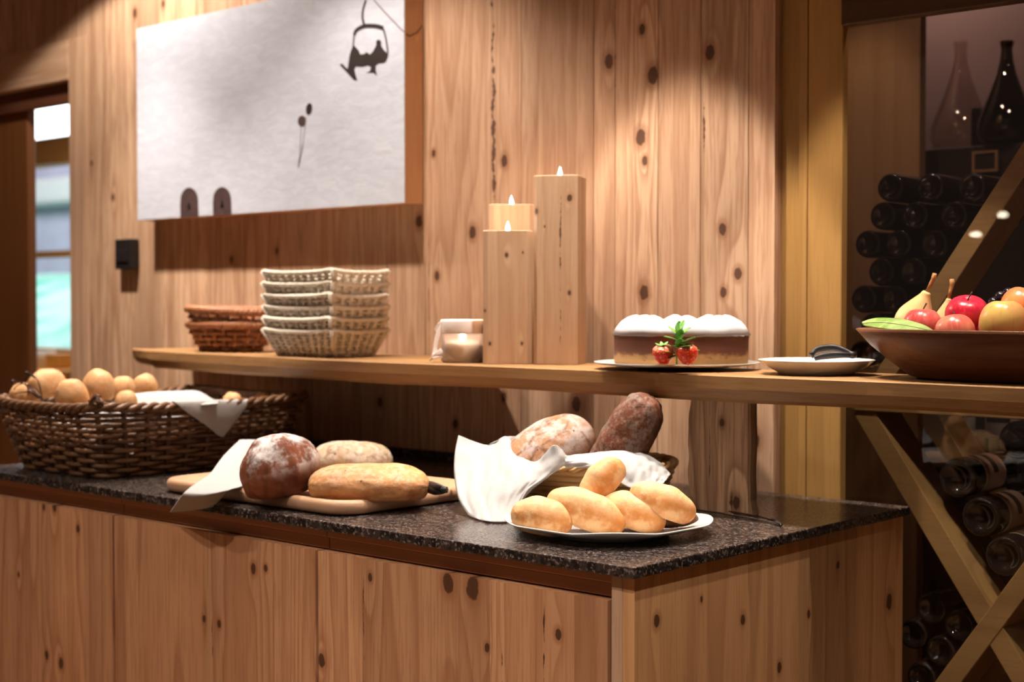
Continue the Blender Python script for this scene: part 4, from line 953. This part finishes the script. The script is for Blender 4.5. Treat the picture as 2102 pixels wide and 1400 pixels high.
o = single(bump_ellipsoid(.155, .112, .102, 3, .10, 1.6, 56, 34, 2.2, .55, rough=.05), 'dark_loaf', DLF, (p.x-.030, p.y+.022, BT), (0, radians(-7), radians(92)), 'dark crusty loaf dusted with flour on the left of the board', 'loaf'); o.location.z = BT+.006
p = atz(744, 1005, BT+.02)
single(bump_ellipsoid(.212, .135, .060, 8, .07, 1.6, 60, 34, 2.6, .5, rough=.04), 'flat_loaf', FLF, (p.x-.034, p.y+.046, BT), (0, 0, radians(36)), 'golden flat loaf with seeds in front on the board', 'loaf')
p = at(722, 934, -.455)
single(bump_ellipsoid(.165, .095, .064, 15, .07, 1.8, 50, 30, 2.6, .5, rough=.06), 'pale_loaf', PLF, (p.x-.005, -.452, BT), (0, 0, radians(34)), 'pale floured loaf at the back of the board, half hidden', 'loaf')
r5 = [at(349,1051,-.8185), at(390,1048,-.8185), at(436,1040,-.8185)]
NB_ = [[atz(492,903,.985), atz(517,903,.985), atz(543,905,.98)], [atz(458,937,.963), atz(490,938,.962), atz(528,930,.962)], [atz(430,973,.945), atz(466,972,.944), atz(512,965,.943)],
       [atz(402,992,.934), atz(447,996,.933), atz(503,994,.932)], [atz(380,1010,.930), atz(426,1014,.930), atz(472,1006,.931)], [atz(366,1027,.912), atz(408,1029,.912), atz(455,1022,.914)], r5]
cloth('napkin', NB_, 'white napkin trailing from the dark loaf over the board and the granite edge', m=40, n=18, ripple=.004)
tg = lambda px, py, z: atz(px, py, z)
tongs('serving_tongs', 'black plastic serving tongs on the right end of the bread board', [tg(912,1003,.945), tg(895,999,.946), tg(880,996,.942), tg(866,1000,.935)], [tg(912,1008,.940), tg(893,1008,.938), tg(878,1004,.936), tg(862,1006,.930)], tg(890,1004,.934), r=.0060)
# ---- coiled basket with loaves and napkin
BB = Vector((-.425, -.365, ZT+.0008))
t = thing('coiled_basket', 'round tan coiled basket with loaves in a white napkin', 'basket', BB)
b = MB(); n_ = 8
for i in range(n_):
    u = i/(n_-1); r = .112+.028*u**.8; z = .005+.066*u
    b.tube([Vector(((r+.0007*noise.noise(Vector((k*.3, i, 0))))*cos(2*pi*k/72), (r+.0007*noise.noise(Vector((k*.3, i, 5))))*sin(2*pi*k/72), z)) for k in range(72)], .0054, 7, True, tint=random.random())
b.build('coiled_side', TAN, t)
b = MB(); b.lathe([(.001, .001), (.108, .001), (.112, .004), (.108, .009), (.001, .009)], 48); b.build('base', TAN, t)
b = MB()
for s_ in range(2): b.tube([Vector(((.142+.004*cos(k*.9+s_*pi))*cos(2*pi*k/140), (.142+.004*cos(k*.9+s_*pi))*sin(2*pi*k/140), .078+.0035*sin(k*.9+s_*pi))) for k in range(140)], .0042, 6, True, tint=.5)
b.build('rim', TAN, t)
LF1 = bread('floured_brown_crust', (.36, .17, .075), (.20, .08, .03), (.55, .51, .49), .6, .12, .50, 16, crack=.6)
LF2 = bread('dark_rye_crust', (.13, .038, .015), (.05, .016, .008), (.58, .46, .36), .22, 0, .30, 40)
def lean(b, name, mat, cen, axis, roll, lab):
    """loaf whose long axis points along axis, centre at cen"""
    xs = [v[0] for v in b.v]; zs = [v[2] for v in b.v]; mz = (max(zs)+min(zs))/2
    b.v = [(v[0], v[1], v[2]-mz) for v in b.v]
    o = b.build(name, mat, loc=cen, sub=1); X = axis.normalized(); Z = -FW - X*(-FW).dot(X); Z.normalize(); Z = Matrix.Rotation(roll, 3, X) @ Z; Y = Z.cross(X)
    o.rotation_mode = 'QUATERNION'; o.rotation_quaternion = Matrix((X, Y, Z)).transposed().to_quaternion(); return tag(o, lab, 'loaf')
lean(bump_ellipsoid(.19, .125, .10, 21, .05, 1.5, 50, 32, 2.3, .8, rough=.035), 'floured_loaf', LF1, at(1122, 930, -.415), RT*.80+UP*.50+FW*.25, radians(-42), 'brown floured loaf in the napkin, left one in the coiled basket')
lean(bump_ellipsoid(.198, .090, .080, 27, .07, 2.2, 56, 36, 3.0, .8, rough=.06), 'rye_bread', LF2, at(1276, 914, -.385), RT*.46+UP*.86-FW*.10, radians(-38), 'long dark rye bread standing slanted in the coiled basket')
lean(bump_ellipsoid(.12, .08, .07, 31, .06, 1.6, 40, 24, 2.3, .8), 'dark_loaf', LF2, at(1182, 925, -.32), RT*.8-UP*.5, radians(-20), 'small dark loaf deep between the two others in the coiled basket')
z0 = ZT+.0022
Yr = [[-.50,-.475,-.455,-.47,-.505,-.525,-.520], [-.53,-.515,-.505,-.52,-.53,-.535,-.525], [-.56,-.56,-.56,-.565,-.56,-.55,-.53], [-.60,-.605,-.605,-.60,-.585,-.575,-.56]]
PX = [[(941,894),(1001,914),(1040,896),(1060,930),(1100,948),(1138,914),(1163,935)], [(934,930),(985,948),(1030,942),(1064,955),(1102,960),(1140,942),(1166,950)],
      [(933,975),(975,988),(1015,990),(1055,988),(1090,984),(1122,976),(1152,959)], [(942,1025),(975,1034),(1007,1034),(1036,1030),(1062,1020),(1082,1008),(1098,1000)]]
L1 = [[at(px, py, Y) for (px, py), Y in zip(R_, Y_)] for R_, Y_ in zip(PX, Yr)]
L1.append([atz(962,1058,z0+.001), atz(984,1067,z0), atz(1006,1071,z0), atz(1028,1072,z0), atz(1050,1070,z0), at(1058,1052,-.600), at(1062,1036,-.585)])
W1 = [[at(1158,936,-.515), at(1210,931,-.47), at(1262,926,-.43), at(1315,929,-.385), at(1352,948,-.365), at(1376,973,-.355)],
      [at(1160,948,-.530), at(1212,946,-.525), at(1265,953,-.50), at(1310,962,-.46), at(1345,972,-.42), at(1370,982,-.39)],
      [at(1160,959,-.527), at(1213,962,-.535), at(1262,985,-.525), at(1302,1004,-.50), at(1335,1002,-.47), at(1362,992,-.43)]]
IN = [[at(1001,914,-.475), at(1040,897,-.45), at(1075,900,-.37), at(1120,920,-.30), at(1180,925,-.27), at(1262,926,-.28), at(1330,935,-.31)],
      [at(1010,935,-.47), at(1050,935,-.45), at(1090,945,-.40), at(1130,955,-.36), at(1190,960,-.34), at(1260,960,-.34), at(1320,955,-.36)],
      [at(1060,960,-.47), at(1080,965,-.46), at(1110,975,-.44), at(1150,985,-.42), at(1200,990,-.41), at(1250,985,-.41), at(1300,975,-.42)]]
cloth('napkin', L1, 'large white napkin lining the coiled basket, one lobe hanging down to the granite', extra=[W1, IN], m=46, n=52, ripple=.007)
# ---- plate of rolls
PC = Vector((-.212, -.597, ZT+.0008))
b = MB(); rings = []
for r, z in ((.001,.003),(.085,.003),(.088,0),(.094,0),(.096,.003),(.125,.009),(.150,.0165),(.1585,.0195),(.1595,.021),(.158,.0218),(.150,.0195),(.120,.0115),(.095,.0075),(.001,.0070)):
    ring = []
    for k in range(96):
        a = 2*pi*k/96; q = 1+(.035*cos(4*(a-YAW))-.010*cos(8*(a-YAW)))*min(1, r/.15)**2; ring.append(Vector((r*q*cos(a), r*q*sin(a), z+(.004*max(0, cos(4*(a-YAW)))*max(0, (r-.12)/.04) if r > .12 else 0))))
    rings.append(ring)
b.ring_loft(rings, True); o = b.build('white_plate', CER, loc=PC); tag(o, 'white plate with softly pointed corners carrying five filled rolls on the granite', 'plate')
RL = bread('golden_roll_crust', (.72, .45, .22), (.50, .19, .04), (.76, .60, .38), .35, 0, .5, 24, lowdark=.75)
def broll(px, py, z, L, W, H, rz, tilt, sd, lab, rx=0):
    p = atz(px, py, z); m_ = bump_ellipsoid(L, W, H, sd, .03, 1.3, 48, 40, 2.05, .62, ridges=0, rough=.014)
    # baked folds
    m_.v = [(v[0], v[1]*(1+.02*sin(v[0]/L*16+sd)), v[2]*(1+.02*sin(v[0]/L*16+sd+v[1]*20))) for v in m_.v]
    mz = H/2; m_.v = [(v[0], v[1], v[2]-mz) for v in m_.v]
    o = m_.build('filled_roll', RL, loc=p, sub=1); o.rotation_euler = (rx, tilt, rz); return tag(o, lab, 'bread roll', 'filled rolls on the white plate')
broll(1113, 1056, .936, .100, .068, .054, YAW-radians(25), radians(8), 41, 'roll at the left rim of the plate, partly behind the long front one')
broll(1205, 1044, .944, .128, .064, .056, YAW-radians(12), radians(20), 42, 'longest roll, in front on the plate')
broll(1302, 1047, .940, .106, .060, .052, YAW-radians(14), radians(18), 43, 'middle roll right of the long front one')
broll(1362, 1026, .956, .108, .056, .048, YAW-radians(10), radians(20), 44, 'roll at the right rim of the plate, propped up on the others')
broll(1232, 984, .984, .088, .055, .048, YAW+radians(10), radians(-48), 45, 'small roll standing on top of the others')
CHO = bread('dark_filling', (.16, .06, .025), (.08, .03, .012), (.3, .2, .1), .2, 0, .3, 30)
p = atz(1385, 1062, .922); single(bump_ellipsoid(.075, .05, .026, 51, .06, 2, 30, 20, 2.2, .6), 'dark_pastry', CHO, p-Vector((0, 0, .012)), (0, 0, YAW-.3), 'small dark brown pastry under the right roll on the plate', 'pastry')
# ---- fine wire tongs on the granite
t = thing('wire_tongs', 'long thin wire tongs lying on the granite in front of the wooden post', 'tongs', atz(1500, 1055, ZT+.0012)); o0 = t.location.copy()
STL = plain('polished_wire', (.55, .50, .48), .2, .6, 1.0, var=.1)
for L in ([(1405,1036),(1440,1041),(1500,1050),(1555,1060),(1588,1068),(1603,1077)], [(1400,1042),(1440,1048),(1500,1056),(1550,1065),(1585,1072),(1603,1077)]):
    b = MB(); P = [atz(px, py, ZT+.004)-o0 for px, py in L]; b.tube([catmull(P, i/24) for i in range(25)], .0015, 6); b.build('wire_arm', STL, t)
b = MB(); P = [atz(px, py, ZT+.004)-o0 for px, py in ((1400,1042),(1392,1038),(1396,1034),(1405,1036))]; b.tube([catmull(P, i/14) for i in range(15)], .0015, 6); b.build('wire_loop', STL, t)
b = MB(); P = [atz(px, py, ZT+.004)-o0 for px, py in ((1575,1068),(1590,1069),(1603,1077))]; b.tube(P, .003, 6); b.build('tip', INK, t)
